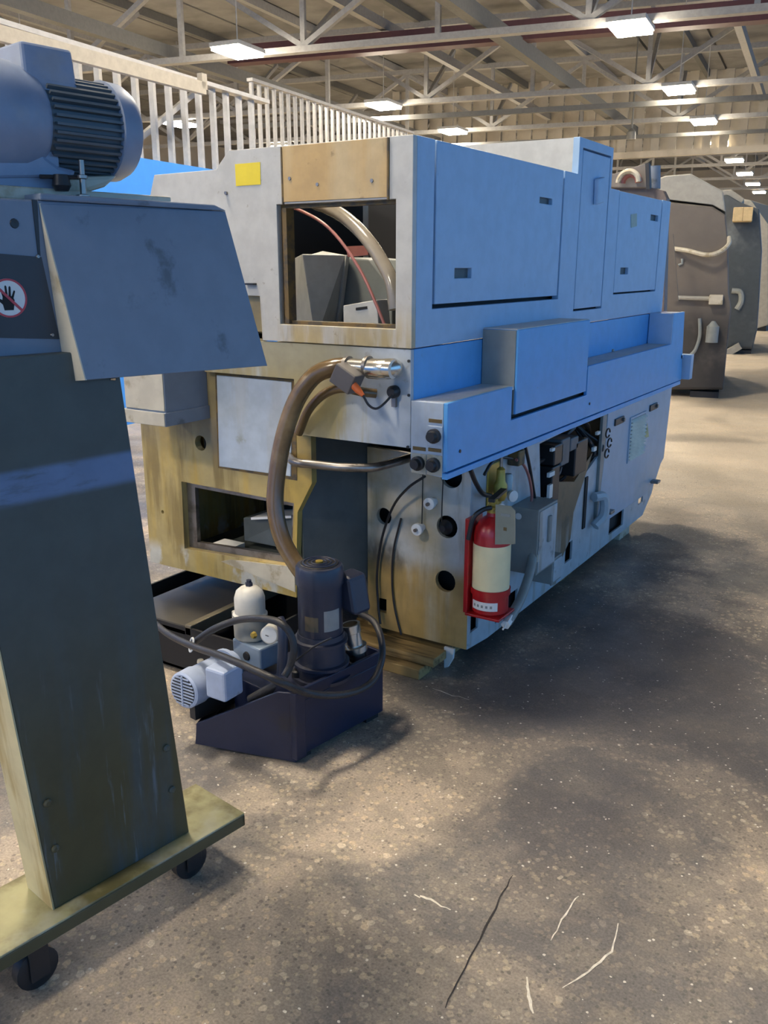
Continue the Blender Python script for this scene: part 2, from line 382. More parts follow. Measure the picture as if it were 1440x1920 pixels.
def xplate(name, m, par, poly, x, t, holes=(), bevel=.002): return B().prism(xp(poly, x), (-t, 0, 0), [xp(h, x) for h in holes]).build(name, m, par, bevel)
def ypx(pts, y, fr=W): return [(p.x, p.z) for p in (fr.Y(a, b, y) for a, b in pts)]
def xpx(pts, x, fr=W): return [(p.y, p.z) for p in (fr.X(a, b, x) for a, b in pts)]
def put(name, m, par, mb, bevel=.002): return mb.build(name, m, par, bevel)
def struct(o, label, cat):
    return tag(o, label, cat, kind='structure')

# ================================================================== the hall
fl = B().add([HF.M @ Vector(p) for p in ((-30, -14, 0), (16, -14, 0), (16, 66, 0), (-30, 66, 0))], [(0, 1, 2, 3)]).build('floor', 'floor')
struct(fl, 'worn terrazzo-like concrete floor with oil stains, painted shade and pale aggregate', 'floor')
def ribbon(name, m, pts, w):
    P = [W.Z(a, b, .0012) for a, b in pts]; vs = []; n = len(P)
    for i, p in enumerate(P):
        t = (P[min(i + 1, n - 1)] - P[max(i - 1, 0)]).normalized(); s_ = Vector((-t.y, t.x, 0))
        ww = .7 * w * (.35 + .65 * math.sin(math.pi * (i + .5) / n)) * random.uniform(.7, 1.3) / 2
        vs += [p + s_ * ww, p - s_ * ww]
    return B().add(vs, [(2 * i, 2 * i + 1, 2 * i + 3, 2 * i + 2) for i in range(n - 1)]).build(name, m, fl)
def jit(pts, n, j):
    out = []
    for k in range(len(pts) - 1):
        (a, b), (c, d) = pts[k], pts[k + 1]
        for i in range(n): t = i / n; out.append((a + (c - a) * t + random.uniform(-j, j), b + (d - b) * t + random.uniform(-j, j)))
    return out + [pts[-1]]
ribbon('scuff_mark', 'scuff', jit([(1055, 1853), (1105, 1822), (1147, 1783), (1159, 1731)], 4, 1.5), .008)
ribbon('scuff_mark', 'scuff', jit([(988, 1832), (991, 1868), (1000, 1900)], 4, 1.5), .010)
ribbon('scuff_mark', 'scuff', jit([(1032, 1763), (1060, 1713), (1085, 1680)], 5, 2), .006)
ribbon('scuff_mark', 'scuff', jit([(775, 1678), (800, 1684), (845, 1706)], 5, 2.5), .009)
ribbon('scuff_mark', 'scuff', jit([(812, 1292), (840, 1301), (880, 1312)], 4, 1.5), .006)
ribbon('floor_crack', 'crack', jit([(962, 1640), (938, 1683), (900, 1760), (862, 1830), (835, 1890)], 4, 1.5), .006)

# roof deck and end walls
ceil = B()
for k in range(24):                                   # ribbed deck, ribs run along the hall
    x0 = -30 + k * 1.9; ceil.box(x0, x0 + 1.82, -14, 66, 7.75, 7.85)
ceil.box(-30, 16, -14, 66, 7.85, 7.95)
for v_ in ceil.v: v_.xyz = HF.M @ v_
struct(ceil.build('ceiling', 'deck'), 'brown-grey steel roof deck above the trusses', 'ceiling')
def hbox(name, m, x0, x1, y0, y1, z0, z1):
    b = B().box(x0, x1, y0, y1, z0, z1)
    for v_ in b.v: v_.xyz = HF.M @ v_
    return b.build(name, m)
struct(hbox('wall_far', 'farwall', -30, 16, 66, 66.3, 0, 7.9), 'distant beige end wall of the hall', 'wall')
struct(hbox('wall_side', 'farwall', -30.3, -30, -14, 66, 0, 7.9), 'distant beige side wall behind the stud partition', 'wall')
# hanging corrugated draught curtain
cc = B()
cy = 33.0; ya = math.tan(R(6.0))
n = 40
for k in range(n):
    x0 = -15.0 + k * .55
    for (a, b, d) in ((0, .28, 0.0), (.28, .55, .16)):
        xx0, xx1 = x0 + a, x0 + b
        cc.box(xx0, xx1, cy + ya * xx0 * .9 + d + .6, cy + ya * xx0 * .9 + d + .63, 5.25, 7.75)
cc.box(-15, 6.6, cy - .2, cy, 5.1, 5.3)
for v_ in cc.v: v_.xyz = HF.M @ v_
struct(cc.build('wall_curtain', 'corr'), 'hanging corrugated beige metal curtain under the roof', 'wall')

# roof trusses: each truss a thing with chords, verticals and diagonals
ORD = ['first', 'second', 'third', 'fourth', 'fifth', 'sixth', 'seventh', 'eighth', 'ninth', 'tenth', 'eleventh', 'twelfth', 'thirteenth', 'fourteenth']
TR = [16.6, 22.9, 28.2, 35.0, 41.5, 48.0, 54.5]
def dup(src, parent, loc, rot=None):
    c = src.copy(); COL.objects.link(c); c.parent = parent; c.location = loc
    if rot is not None: c.rotation_euler = rot
    return c
SKEW = R(5.0)
t0 = None
for i, ty in enumerate(TR):
    fr = Frame(*(HF.M @ Vector((-7, ty, 0))).xy, HALL - SKEW + R(0))
    fr.M = Matrix.Translation(HF.M @ Vector((-7, ty, 0))) @ Matrix.Rotation(HALL - SKEW + SKEW * 2 * 0, 4, 'Z')
    e = bpy.data.objects.new('roof_truss', None); COL.objects.link(e)
    e.location = HF.M @ Vector((-7, ty + .45, 0)); e.rotation_euler = (0, 0, HALL + R(6.0) - R(0)) if False else (0, 0, HALL + R(5.5))
    e['_o'] = (0, 0, 0)
    tag(e, ORD[i] + ' grey steel roof truss counted from the lathe', 'truss', 'roof trusses')
    if t0 is None:
        t0 = e
        B().box(-17, 17, -.10, .10, 5.62, 5.74).build('bottom_chord', 'truss', e)
        B().box(-17, 17, -.10, .10, 7.42, 7.56).build('top_chord', 'truss', e)
        v0 = B().beam((0, 0, 5.74), (0, 0, 7.42), .10, .10).build('vertical_member', 'truss', e, keep=True)
        d0 = B().beam((0, 0, 5.74), (2.8, 0, 7.42), .12, .10).build('diagonal_member', 'truss', e, keep=True)
        d1 = B().beam((0, 0, 5.74), (-2.8, 0, 7.42), .12, .10).build('diagonal_member', 'truss', e, keep=True)
        k1 = B().beam((0, 0, 5.74), (0, 2.6, 7.42), .09, .09).build('knee_brace', 'truss', e, keep=True)
        proto = [v0, d0, d1, k1]
        for q in proto: q.location = (-14 + (0), 0, 0)
        for k in range(1, 11):
            x = -14 + 2.8 * k
            dup(v0, e, (x, 0, 0))
            if k % 2 == 0: dup(d0, e, (x, 0, 0)); dup(d1, e, (x, 0, 0)); dup(k1, e, (x, 0, 0))
        kids = [c for c in bpy.data.objects if c.parent == e]
    else:
        for c in kids: dup(c, e, c.location.copy())
# purlins and long pipes
def hlong(name, m, lat, y0, y1, z, w, h, label, cat, lat1=None, z1=None):
    o = B().beam(HF.M @ Vector((lat, y0, z)), HF.M @ Vector((lat if lat1 is None else lat1, y1, z if z1 is None else z1)), w, h).build(name, m)
    return tag(o, label, cat)
for k, lat in enumerate((-19, -16, -13, -10, -7, -4, -1, 2)):
    tag(hlong('roof_purlin', 'trussdk' if k % 2 else 'truss', lat, 12, 60, 7.64, .14, .2, ORD[k] + ' roof purlin from the left running over the trusses', 'purlin'), ORD[k] + ' roof purlin from the left running over the trusses', 'purlin', 'roof purlins')
hlong('bracing_beam', 'trussdk', -6.2, 12, 33, 5.95, .22, .3, 'dark lengthwise steel beam low between the two lamp rows', 'beam')
hlong('bracing_beam', 'trussdk', -13.2, 12, 33, 5.95, .2, .26, 'dark lengthwise steel beam above the stud partition', 'beam')
hlong('bracing_beam', 'truss', -9.2, 12, 33, 6.6, .16, .2, 'pale lengthwise roof strut beside the left lamp row', 'beam')
hlong('bracing_beam', 'truss', -2.2, 12, 33, 6.7, .16, .2, 'pale lengthwise roof strut beside the right lamp row', 'beam')
hlong('maroon_beam', 'maroon', -13.0, 18.9, 20.7, 6.25, .35, .38, 'dark maroon pipe beam crossing under the roof', 'beam', lat1=3)
hlong('sprinkler_pipe', 'trussdk', -15, 22.1, 24.1, 5.25, .12, .12, 'thin dark pipe slung below the second truss', 'pipe', lat1=3)
hlong('sprinkler_pipe', 'trussdk', -15, 27.4, 29.3, 5.2, .10, .10, 'thin dark pipe slung below the third truss', 'pipe', lat1=3)
# small bits hanging among the trusses: diffusers
for (px, py, z) in ((1183, 262, 4.9),):
    p = W.Z(px, py, z)
    tag(B().lathe(p, (0, 0, 1), [(0, .13), (.2, .12), (.3, .03), (7.75 - z, .015)], 12).build('hanging_speaker', 'trussdk'),
        'small dark hanging unit under the ' + ('curtain near the right lamp row' if px > 1000 else 'second truss'), 'fixture')

# ------------------------------------------------------------------ lamps
lamp0 = None
def lamp(lat, al, label, z=5.5, w=.62, l=.88):
    global lamp0
    loc = HF.M @ Vector((lat, al, 0))
    e = bpy.data.objects.new('high_bay_lamp', None); COL.objects.link(e); e.location = (loc.x, loc.y, z); e.rotation_euler = (0, 0, HALL)
    e['_o'] = (0, 0, 0); tag(e, label, 'lamp', 'high bay ceiling lamps')
    if lamp0 is None:
        h = B().box(-w / 2 - .03, w / 2 + .03, -l / 2 - .03, l / 2 + .03, .06, .14).build('housing', 'housing', e, .01)
        rod = B().cyl((0, 0, .14), (0, 0, 2.25), .012, 8).build('hanger_rod', 'housing', e)
        ln = B().box(-w / 2, w / 2, -l / 2, l / 2, 0, .06).build('lens', 'lens', e)
        lamp0 = [h, rod, ln]
    else:
        for c in lamp0: dup(c, e, c.location.copy())
    return e
ROWR = [-8.6, -3.2, 2.2, 7.2, 12.2, 17.3, 23.5, 28.7, 34.0, 39.4, 45.1, 50.8, 56.4]
ROWL = [-6.9, -1.2, 4.45, 10.1, 15.8, 22.4, 27.4, 33.0, 39, 45]
def lamp_row(lats, row, where):
    seen = 0
    for lt, a in zip(lats, row):
        if a < 15: lamp(lt, a, 'high bay lamp overhead above the picture, ' + where)
        else: lamp(lt, a, ORD[seen] + ' glowing high bay lamp in view, ' + where); seen += 1
lamp_row([-2.9 if a < 10 else -3.45 for a in ROWR], ROWR, 'row over the aisle')
lamp_row([-10.7] * len(ROWL), ROWL, 'row above the lathe')
lamp_row([-17.4] * 5, (5.2, 11, 16.8, 22.6, 28.4), 'row behind the stud partition')

# ------------------------------------------------------------------ stud partition with blue wall
PL = -5.95
pw = hbox('wall_partition', 'bluewall', PL - .14, PL, -6, 9.4, 0, 2.5); struct(pw, 'bright blue partition wall behind the lathe', 'wall')
pw['_o'] = tuple(pw.location)
def hpart(name, m, par, b):
    for v_ in b.v: v_.xyz = HF.M @ v_
    return b.build(name, m, par)
st0 = None; studs = []
hpart('top_track', 'stud', pw, B().box(PL - .12, PL, -2, 9.4, 3.32, 3.36))
s0 = hpart('stud', 'stud', pw, B().box(PL - .11, PL - .05, 2.0, 2.04, 2.5, 3.32))
step = HF.M.to_3x3() @ Vector((0, .245, 0))
for k in range(1, 30): dup(s0, pw, s0.location + step * k)
hpart('diagonal_stud', 'stud', pw, B().beam((PL - .2, 7.3, 2.7), (PL - .2, 8.3, 3.3), .05, .05))
rp = B().beam(HF.M @ Vector((PL + .35, 1.5, 3.1)), HF.M @ Vector((PL + .35, 7.66, 3.17)), .06, .11).build('rail', 'rail')
tag(rp, 'long beige rail in front of the metal studs', 'rail')
rp['_o'] = tuple(rp.location)
hpart('rail_end', 'rail', rp, B().box(PL + .32, PL + .38, 7.60, 7.68, 3.16, 3.30))
P2 = -9.2
pw2 = hbox('wall_rear_partition', 'farwall', P2 - .14, P2, 14.0, 21, 0, 2.9); struct(pw2, 'pale half-height partition farther back', 'wall')
pw2['_o'] = tuple(pw2.location)
hpart('top_track', 'stud', pw2, B().box(P2 - .12, P2, 14.0, 21, 4.6, 4.65))
s2 = hpart('stud', 'stud', pw2, B().box(P2 - .11, P2 - .05, 14.05, 14.10, 2.9, 4.6))
for k in range(1, 28): dup(s2, pw2, s2.location + step * k)

# ================================================================== the lathe
EY, UX, SX, BX, PY = 2.44, -1.45, -1.314, -1.39, 2.773
m1 = thing('cnc_lathe', 'large blue and grey oil-stained CNC lathe with fire extinguisher on its side', 'lathe', (-2.0, 3.9, 0))
# --- upper end
ep = yplate('end_panel', 'grey', m1, [(-1.45, 1.883), (-2.19, 1.885), (-2.251, 1.827), (-2.557, 1.825), (-2.61, 1.692), (-2.70, 1.41), (-2.074, 1.40), (-2.069, 1.247), (-1.45, 1.247)], EY, .025,
            [[(-1.985, 1.306), (-1.511, 1.306), (-1.511, 1.702), (-1.985, 1.702)]])
yplate('header_panel', 'tan', m1, rect(-1.951, -1.54, 1.708, 1.881), EY - .005, .005)
B().box(-1.540, -1.534, EY - .006, EY, 1.70, 1.88).build('header_seam', 'gasket', m1)
B().box(-1.957, -1.951, EY - .006, EY, 1.70, 1.88).build('header_seam', 'gasket', m1)
yplate('safety_sticker', 'yellow', m1, ypx([(441, 308), (488, 304), (489, 346), (443, 349)], EY), EY - .0015, .0015, bevel=0)
for p in ((425, 362), (545, 335), (597, 346), (699, 339)):
    c = W.Y(*p, EY); B().cyl(c + Vector((0, -.008, 0)), c, .006, 8).build('screw', 'steel', m1)
gk = B().prism(yp(rect(-1.985, -1.511, 1.306, 1.702), EY + .025), (0, .03, 0), [yp(rect(-1.955, -1.525, 1.318, 1.69), EY + .025)])
gk.build('window_gasket', 'gasket', m1)
B().box(-1.968, -1.951, EY + .008, EY + .05, 1.31, 1.69).build('window_rail', 'gasket', m1)
# strip of front door behind the end panel
yplate('front_ledge', 'chassis', m1, ypx([(455, 553), (487, 556), (492, 640), (440, 640)], EY + .02), EY + .03, .02)
B().box(-2.13, -2.085, EY - .02, EY, 1.438, 1.444).build('latch', 'rubber', m1)
# --- shell
xplate('front_cover', 'greyclean', m1, [(2.47, 1.30), (5.28, 1.30), (5.28, 1.80), (2.47, 1.80)], -2.56, .02)
yplate('far_end_panel', 'blue', m1, [(-1.47, 1.25), (-1.47, 1.85), (-2.56, 1.80), (-2.56, 1.25)], 5.286, .02)
B().box(-2.3, -1.47, 4.28, 5.28, 1.835, 1.85).build('roof_cover', 'brown', m1, .003)
B().box(-2.5, -1.55, 2.47, 5.28, 1.25, 1.27).build('inner_floor', 'darkpanel', m1)
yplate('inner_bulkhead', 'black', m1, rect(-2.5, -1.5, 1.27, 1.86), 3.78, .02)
# --- long side (blue)
g = .009
outl = [(2.4655, 1.247), (5.306, 1.247), (5.306, 1.855), (5.147, 1.855), (5.137, 1.366), (4.402, 1.366), (4.395, 1.855), (4.268, 1.855), (4.268, 2.032), (3.828, 2.032), (3.828, 1.884), (3.680, 1.884), (3.672, 1.366), (2.571, 1.366), (2.576, 1.884), (2.4655, 1.884)]
xplate('side_panel', 'blue', m1, outl, UX, .03, [[(3.862, 1.306), (4.24, 1.306), (4.244, 1.993), (3.872, 1.993)]])
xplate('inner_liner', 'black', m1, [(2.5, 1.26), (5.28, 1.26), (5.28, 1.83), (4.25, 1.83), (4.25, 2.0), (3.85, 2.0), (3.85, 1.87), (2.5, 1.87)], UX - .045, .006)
def hatch(name, poly, holes, **k):
    o = xplate(name, 'blue', m1, poly, UX - .001, .022, holes, .003)
    for h in holes:
        ys = [q[0] for q in h]; zs = [q[1] for q in h]
        B().box(UX - .04, UX - .018, min(ys) - .006, max(ys) + .006, min(zs) - .006, max(zs) + .006).build('handle_recess', 'darkpanel', o)
    return o
def rp_(a, b, c, d, x=UX):   # rectangle from two pixel corners on the plane x
    p, q = W.X(a, b, x), W.X(c, d, x); return rect(p.y, q.y, q.z, p.z)
h1 = hatch('side_hatch', [(2.590, 1.380), (3.660, 1.380), (3.667, 1.884), (2.590, 1.884)], [rp_(1013, 369, 1036, 384), rp_(853, 503, 885, 521)])
h2 = hatch('side_hatch', [(4.411, 1.374), (5.129, 1.374), (5.137, 1.853), (4.405, 1.853)], [rp_(1221, 402, 1234, 415), rp_(1164, 502, 1178, 514)])
B().prism(xp(xpx([(1183, 402), (1194, 400), (1194, 424), (1183, 427)], UX), UX + .001), (-.001, 0, 0)).build('faded_sticker', mat('faded_sticker', (.33, .42, .36), .5), h2)
td = xplate('tower_door', 'blue', m1, [(3.873, 1.315), (4.231, 1.315), (4.235, 1.985), (3.881, 1.985)], UX - .001, .022, (), .003)
hd = W.X(1120, 358, UX)
B().prism(xp(xpx([(1114, 336), (1126, 332), (1124, 380), (1112, 384)], UX), UX + .022), (-.022, 0, 0)).build('door_handle', 'blue', td, .004)
# --- tower
yplate('tower_end_panel', 'greyclean', m1, [(-1.47, 1.86), (-1.47, 2.03), (-2.0, 2.034), (-2.0, 1.86)], 3.83, .015)
B().box(-2.0, -1.48, 3.845, 4.262, 1.84, 2.03).build('tower_body', 'greyclean', m1, .003)
# --- middle band
yplate('middle_end_panel', 'mid', m1, [(-2.36, 1.243), (-1.453, 1.243), (-1.453, .922), (-1.933, .920), (-1.933, 1.118), (-2.36, 1.118)], EY + .002, .02)
xplate('middle_side_panel', 'blue2', m1, rect(2.4625, 5.20, 1.07, 1.243), UX - .003, .02)
for p in ((767, 677), (767, 741), (765, 838)):
    c = W.Y(*p, EY); B().cyl(c + Vector((0, -.004, 0)), c, .005, 8).build('screw', 'rubber', m1)
# --- skirt
se = yplate('skirt_end_panel', 'ltblue', m1, [(-1.450, 1.081), (-1.330, 1.081), (-1.330, .838), (-1.450, .845)], EY, .02)
for (a, b) in ((816, 817), (786, 868), (815, 871)):
    c = W.Y(a, b, EY)
    yplate('socket_plate', 'ltblue' if b < 840 else 'cream', se, rect(c.x - .028, c.x + .028, c.z - .036, c.z + .032), EY - .004, .004)
    B().lathe(c, (0, -1, 0), [(0, .024), (.018, .024), (.02, .018), (.035, .016)], 16).build('socket', 'rubber', se)
    yplate('nameplate', 'gasket', se, rect(c.x - .024, c.x + .024, c.z + .042, c.z + .054), EY - .002, .002, bevel=0)
B().box(-1.452, -1.318, 2.446, 5.06, 1.066, 1.080).build('skirt_top', 'greyclean', m1, .002)
xplate('skirt_panel', 'blue2', m1, [(2.44, .858), (5.352, .853), (5.29, 1.25), (5.068, 1.25), (5.066, 1.081), (3.722, 1.081), (3.722, .956), (2.93, .958), (2.93, 1.081), (2.44, 1.081)], SX, .015)
xplate('skirt_rail', 'blue2', m1, [(2.44, .832), (5.33, .828), (5.33, .850), (2.44, .852)], SX + .002, .02)
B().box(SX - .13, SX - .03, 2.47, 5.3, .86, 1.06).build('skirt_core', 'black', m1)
B().box(UX, SX - .002, 5.062, 5.285, 1.06, 1.248).build('skirt_end_block', 'blue', m1, .003)
B().box(UX + .01, SX - .02, 2.5, 5.3, .835, .85).build('skirt_underside', 'darkpanel', m1)
for p in ((862, 846), (1105, 757)):
    c = W.X(*p, SX); B().cyl(c, c + Vector((.003, 0, 0)), .006, 8).build('screw', 'rubber', m1)
c = W.Z(1148, 659, 1.081); B().lathe(c, (0, 0, 1), [(0, .012), (.012, .008)], 10).build('screw', 'steel', m1)
# small bracket past the far end of the skirt
B().box(SX - .05, SX + .045, 5.36, 5.42, .855, 1.0).build('end_bracket', 'blue', m1, .003)
B().box(SX - .04, SX + .0, 5.30, 5.36, .98, 1.0).build('bracket_arm', 'blue', m1)
# centre cover box
cb = B().box(UX, SX + .004, 2.957, 3.700, .975, 1.281).build('cover_box', 'blue2', m1, .003)
B().box(UX, SX - .004, 2.952, 2.957, .975, 1.279).build('box_end_panel', 'boxgrey', cb)
B().box(UX, SX - .002, 2.957, 3.700, 1.281, 1.284).build('box_lid', 'greyclean', cb)
# --- base
plate_out = [(-1.844, .088), (-1.393, .085), (-1.393, .80), (-1.52, .82), (-1.844, .83)]
def pc(a, b, r): c = W.Y(a, b, PY); return circ(c.x, c.z, r)
yplate('base_end_plate', 'plate', m1, plate_out, PY, .02, [pc(720, 968, .034), pc(838, 988, .044), pc(835, 1090, .043), pc(846, 893, .045), rect(-1.80, -1.755, .155, .215)], .003)
B().box(-1.93, -1.43, PY + .10, PY + .12, .12, .80).build('base_inner_wall', 'black', m1)
yplate('inner_panel', 'darkpanel', m1, [(-2.05, .30), (-1.845, .10), (-1.845, .92), (-2.05, .92)], PY + .012, .02)  # shadow in this recess is painted in as the panel's dark colour
yplate('inner_recess_panel', 'darkpanel', m1, rect(-2.5, -1.845, .12, .92), PY + .18, .02)
for (a, b, m_) in ((815, 940, 'white'), (792, 988, 'white')):
    c = W.Y(a, b, PY); k = B().lathe(c, (0, -1, 0), [(0, .014), (.03, .016), (.03, .023), (.045, .023), (.047, .018)], 18).build('knob', m_, m1)
    B().cyl(c + Vector((0, -.047, 0)), c + Vector((0, -.058, 0)), .007, 10).build('knob_screw', 'steel', k)
c = W.Y(833, 990, PY); B().lathe(c + Vector((0, .06, 0)), (0, -1, 0), [(0, .03), (.05, .03), (.06, .02), (.075, .012)], 16).build('plug_fitting', 'rubber', m1)
def ytube(name, m, pts, r, par=m1, y=None, **k):
    P = [W.Y(p[0], p[1], p[2] if len(p) > 2 else y) for p in pts]; return B().tube(P, r, **k).build(name, m, par)
ytube('loose_cable', 'rubber', [(797, 893, 2.70), (765, 915, 2.71), (737, 950, 2.73), (716, 1010, 2.75), (707, 1075, 2.755), (709, 1130, 2.75), (713, 1170, 2.74)], .005)
ytube('bumper_shadow', 'rubber', [(752, 972, 2.765), (738, 1030, 2.765), (735, 1090, 2.765), (740, 1140, 2.765), (752, 1190, 2.765)], .004)  # thin dark tube drawing the bumper tube's cast shadow on the plate
ytube('knob_cord', 'rubber', [(793, 890, 2.69), (792, 940, 2.70), (791, 982, 2.71)], .0022)
ytube('knob_cord', 'rubber', [(831, 895, 2.69), (829, 940, 2.70), (828, 978, 2.72)], .0022)
yplate('foot_plate', 'white', m1, ypx([(833, 1212), (852, 1217), (850, 1235), (841, 1250), (833, 1252)], 2.752), 2.748, .012)
# base long side
sl = [rp_(1073, 1013, 1087, 1038, BX), rp_(931, 1122, 968, 1150, BX), rp_(880, 1138, 897, 1188, BX)]
cav = xpx([(1012, 832), (1135, 772), (1133, 800), (1125, 850), (1085, 905), (1050, 905), (1014, 945)], BX)
base_poly = [(2.775, .085), (2.95, .068), (4.05, .068), (5.04, .078), (5.20, .18), (5.30, .34), (5.352, .364), (5.405, .832), (2.775, .836)]
xplate('base_side_plate', 'base', m1, base_poly, BX, .012, [cav] + [rect(2.80, 2.865, .145, .235), rect(3.02, 3.235, .105, .19), rect(3.78, 3.87, .14, .235), rect(4.42, 4.66, .115, .215), rect(4.93, 5.02, .165, .215)], .002)
B().box(-2.45, -1.62, 2.98, 5.02, .10, .84).build('base_casting', 'darkpanel', m1)
B().box(BX - .045, BX - .035, 2.80, 5.0, .09, .30).build('slot_dark_sheet', 'black', m1)  # black sheet added behind the slots to keep them dark
B().box(-1.60, -1.44, 3.30, 3.38, .10, .82).build('base_rib', 'darkpanel', m1)
B().box(-2.4, -1.5, 5.0, 5.3, .42, .83).build('base_end_casting', 'darkpanel', m1)
dp = xplate('drip_panel', 'drip', m1, xpx([(1038, 903), (1075, 903), (1110, 848), (1074, 960), (1068, 1010), (1050, 1050), (1040, 1095), (1031, 1098), (1028, 940)], BX), BX + .004, .004, bevel=0)
door = xplate('cabinet_door', 'door', m1, [(4.16, .225), (5.02, .215), (5.20, .26), (5.29, .35), (5.345, .372), (5.395, .822), (4.225, .822), (4.215, .60)], BX + .016, .014)
# louvre grille with slats
gy0, gy1, gz0, gz1 = 4.60, 4.86, .49, .715
gr = B().prism(xp(rect(gy0 - .012, gy1 + .012, gz0 - .012, gz1 + .012), BX + .022), (-.006, 0, 0), [xp(rect(gy0, gy1, gz0, gz1), BX + .022)]).build('louvre_grille', 'door', m1)
B().box(BX + .0165, BX + .017, gy0, gy1, gz0, gz1).build('grille_backing', 'black', gr)
nsl = 11; sl0 = None
for k in range(nsl):
    z = gz0 + (k + .2) * (gz1 - gz0) / nsl; hgt = (gz1 - gz0) / nsl
    b = B().hexa([(BX + .018, gy0, z), (BX + .036, gy0, z + .001), (BX + .036, gy1, z + .001), (BX + .018, gy1, z)],
                 [(BX + .018, gy0, z + hgt * .62), (BX + .020, gy0, z + hgt * .62), (BX + .020, gy1, z + hgt * .62), (BX + .018, gy1, z + hgt * .62)])
    if sl0 is None: sl0 = b.build('slat', mat('slat_grey', (.82, .82, .72), .5), gr); zs0 = z
    else:
        c_ = sl0.copy(); COL.objects.link(c_); c_.location = sl0.location + Vector((0, 0, z - zs0))
B().prism(xp(xpx([(1208, 822), (1217, 819), (1214, 793)], BX + .018), BX + .0175), (-.001, 0, 0)).build('warning_triangle', mat('faded_yellow', (.34, .40, .20), .5), m1)
for (a, b) in ((1160, 789), (1224, 763)):
    c = W.X(a, b, BX + .016)
    la = B().box(BX + .016, BX + .024, c.y - .07, c.y + .07, c.z - .018, c.z + .018).build('door_latch', 'rubber', m1, .003)
    B().cyl((BX + .024, c.y + .05, c.z), (BX + .034, c.y + .05, c.z), .010, 10).build('latch_screw', 'steel', la)
for (a, b) in ((1134, 958), (1222, 902)):
    c = W.X(a, b, BX + .016); B().box(BX + .016, BX + .06, c.y - .03, c.y + .03, c.z - .008, c.z + .008).build('door_hook', 'steel', m1, .003)
# bent bracket under the cabinet and cavity edge strip
c = W.X(1108, 965, BX)
B().tube([(BX + .02, c.y - .03, c.z + .10), (BX + .05, c.y + .03, c.z + .09), (BX + .055, c.y + .03, c.z), (BX + .03, c.y - .02, c.z - .05)], .025, 8).build('elbow_bracket', 'base', m1)
B().box(BX - .0, BX + .015, 4.155, 4.215, .25, .80).build('cavity_edge_strip', 'boxgrey', m1, .002)
B().box(BX, BX + .006, 3.985, 4.02, .26, .52).build('slot_strip', 'black', m1)
# cables and valves inside the cavity
rnd = random.Random(3)
for k in range(16):
    y0 = rnd.uniform(3.45, 4.2); z0 = rnd.uniform(.62, .80)
    pts = [(-1.56, y0, .82), (BX - rnd.uniform(-.02, .1), y0 + rnd.uniform(-.1, .1), z0), (BX - rnd.uniform(-.02, .1), y0 + rnd.uniform(-.15, .15), z0 - rnd.uniform(.05, .12)), (-1.55, y0 + rnd.uniform(-.2, .2), .50)]
    B().tube(pts, rnd.choice((.008, .011, .014)), 8, 5).build('cavity_cable', 'rubber', m1)
for (a, b, w_, h_, m_) in ((1032, 850, .05, .09, 'rubber'), (1026, 905, .045, .16, 'rubber'), (1045, 845, .05, .12, 'fin'), (1075, 855, .08, .16, 'rubber'), (1062, 830, .05, .06, 'fin')):
    c = W.X(a, b, BX - .02); vb = B().box(BX - .08, BX + .02, c.y - w_, c.y + w_, c.z - h_ / 2, c.z + h_ / 2).build('valve_block', m_, m1, .006)
for (a, b, w_, h_) in ((1037, 843, .016, .014), (1034, 889, .03, .02), (1032, 921, .018, .06), (1115, 842, .02, .02), (1122, 812, .02, .016)):
    c = W.X(a, b, BX + .03); B().box(BX + .02, BX + .034, c.y - w_, c.y + w_, c.z - h_ / 2, c.z + h_ / 2).build('connector_tag', 'white', m1, .002)
for (a, b) in ((1140, 812), (1143, 830), (1138, 850)):
    c = W.X(a, b, BX + .04)
    B().tube([c + Vector((.0, .03 * math.cos(t), .022 * math.sin(t))) for t in [k * .7 for k in range(9)]], .004, 6, 3).build('wire_loop', 'rubber', m1)
# junction box with conduit
jb0, jb1 = W.X(968, 950, BX + .07), W.X(1027, 940, BX + .07)
jb = B().box(BX, BX + .12, 3.13, 3.33, .30, .575).build('junction_box', 'boxgrey', m1, .003)
B().box(BX + .12, BX + .124, 3.14, 3.32, .31, .565).build('box_cover', 'base', jb, .002)
B().box(BX + .124, BX + .134, 3.22, 3.245, .42, .53).build('cover_latch', 'boxgrey', jb, .002)
c = W.Y(972, 968, 3.128); B().lathe(c, (0, -1, 0), [(0, .014), (.003, .013)], 14).build('knockout_cap', 'white', jb)
B().box(BX, BX + .10, 3.36, 3.47, .185, .30).build('small_box', 'boxgrey', m1, .003)
B().box(BX + .10, BX + .104, 3.37, 3.46, .195, .29).build('small_box_cover', 'base', m1, .002)
cd = B().tube([W.X(1000, 1040, BX + .10), W.X(993, 1075, BX + .11), W.X(975, 1125, BX + .13), W.X(952, 1166, BX + .15)], .019, 12).build('conduit', 'boxgrey', m1)
p, q = W.X(956, 1158, BX + .147), W.X(948, 1172, BX + .155)
B().cyl(p, q, .018, 6).build('conduit_nut', 'white', cd); B().cyl(q, W.X(943, 1180, BX + .158), .004, 6).build('bare_wire', 'white', cd)
p = W.X(1001, 1042, BX + .10); B().cyl(p + Vector((0, 0, .01)), p - Vector((0, 0, .02)), .025, 12).build('conduit_collar', 'cream', cd)
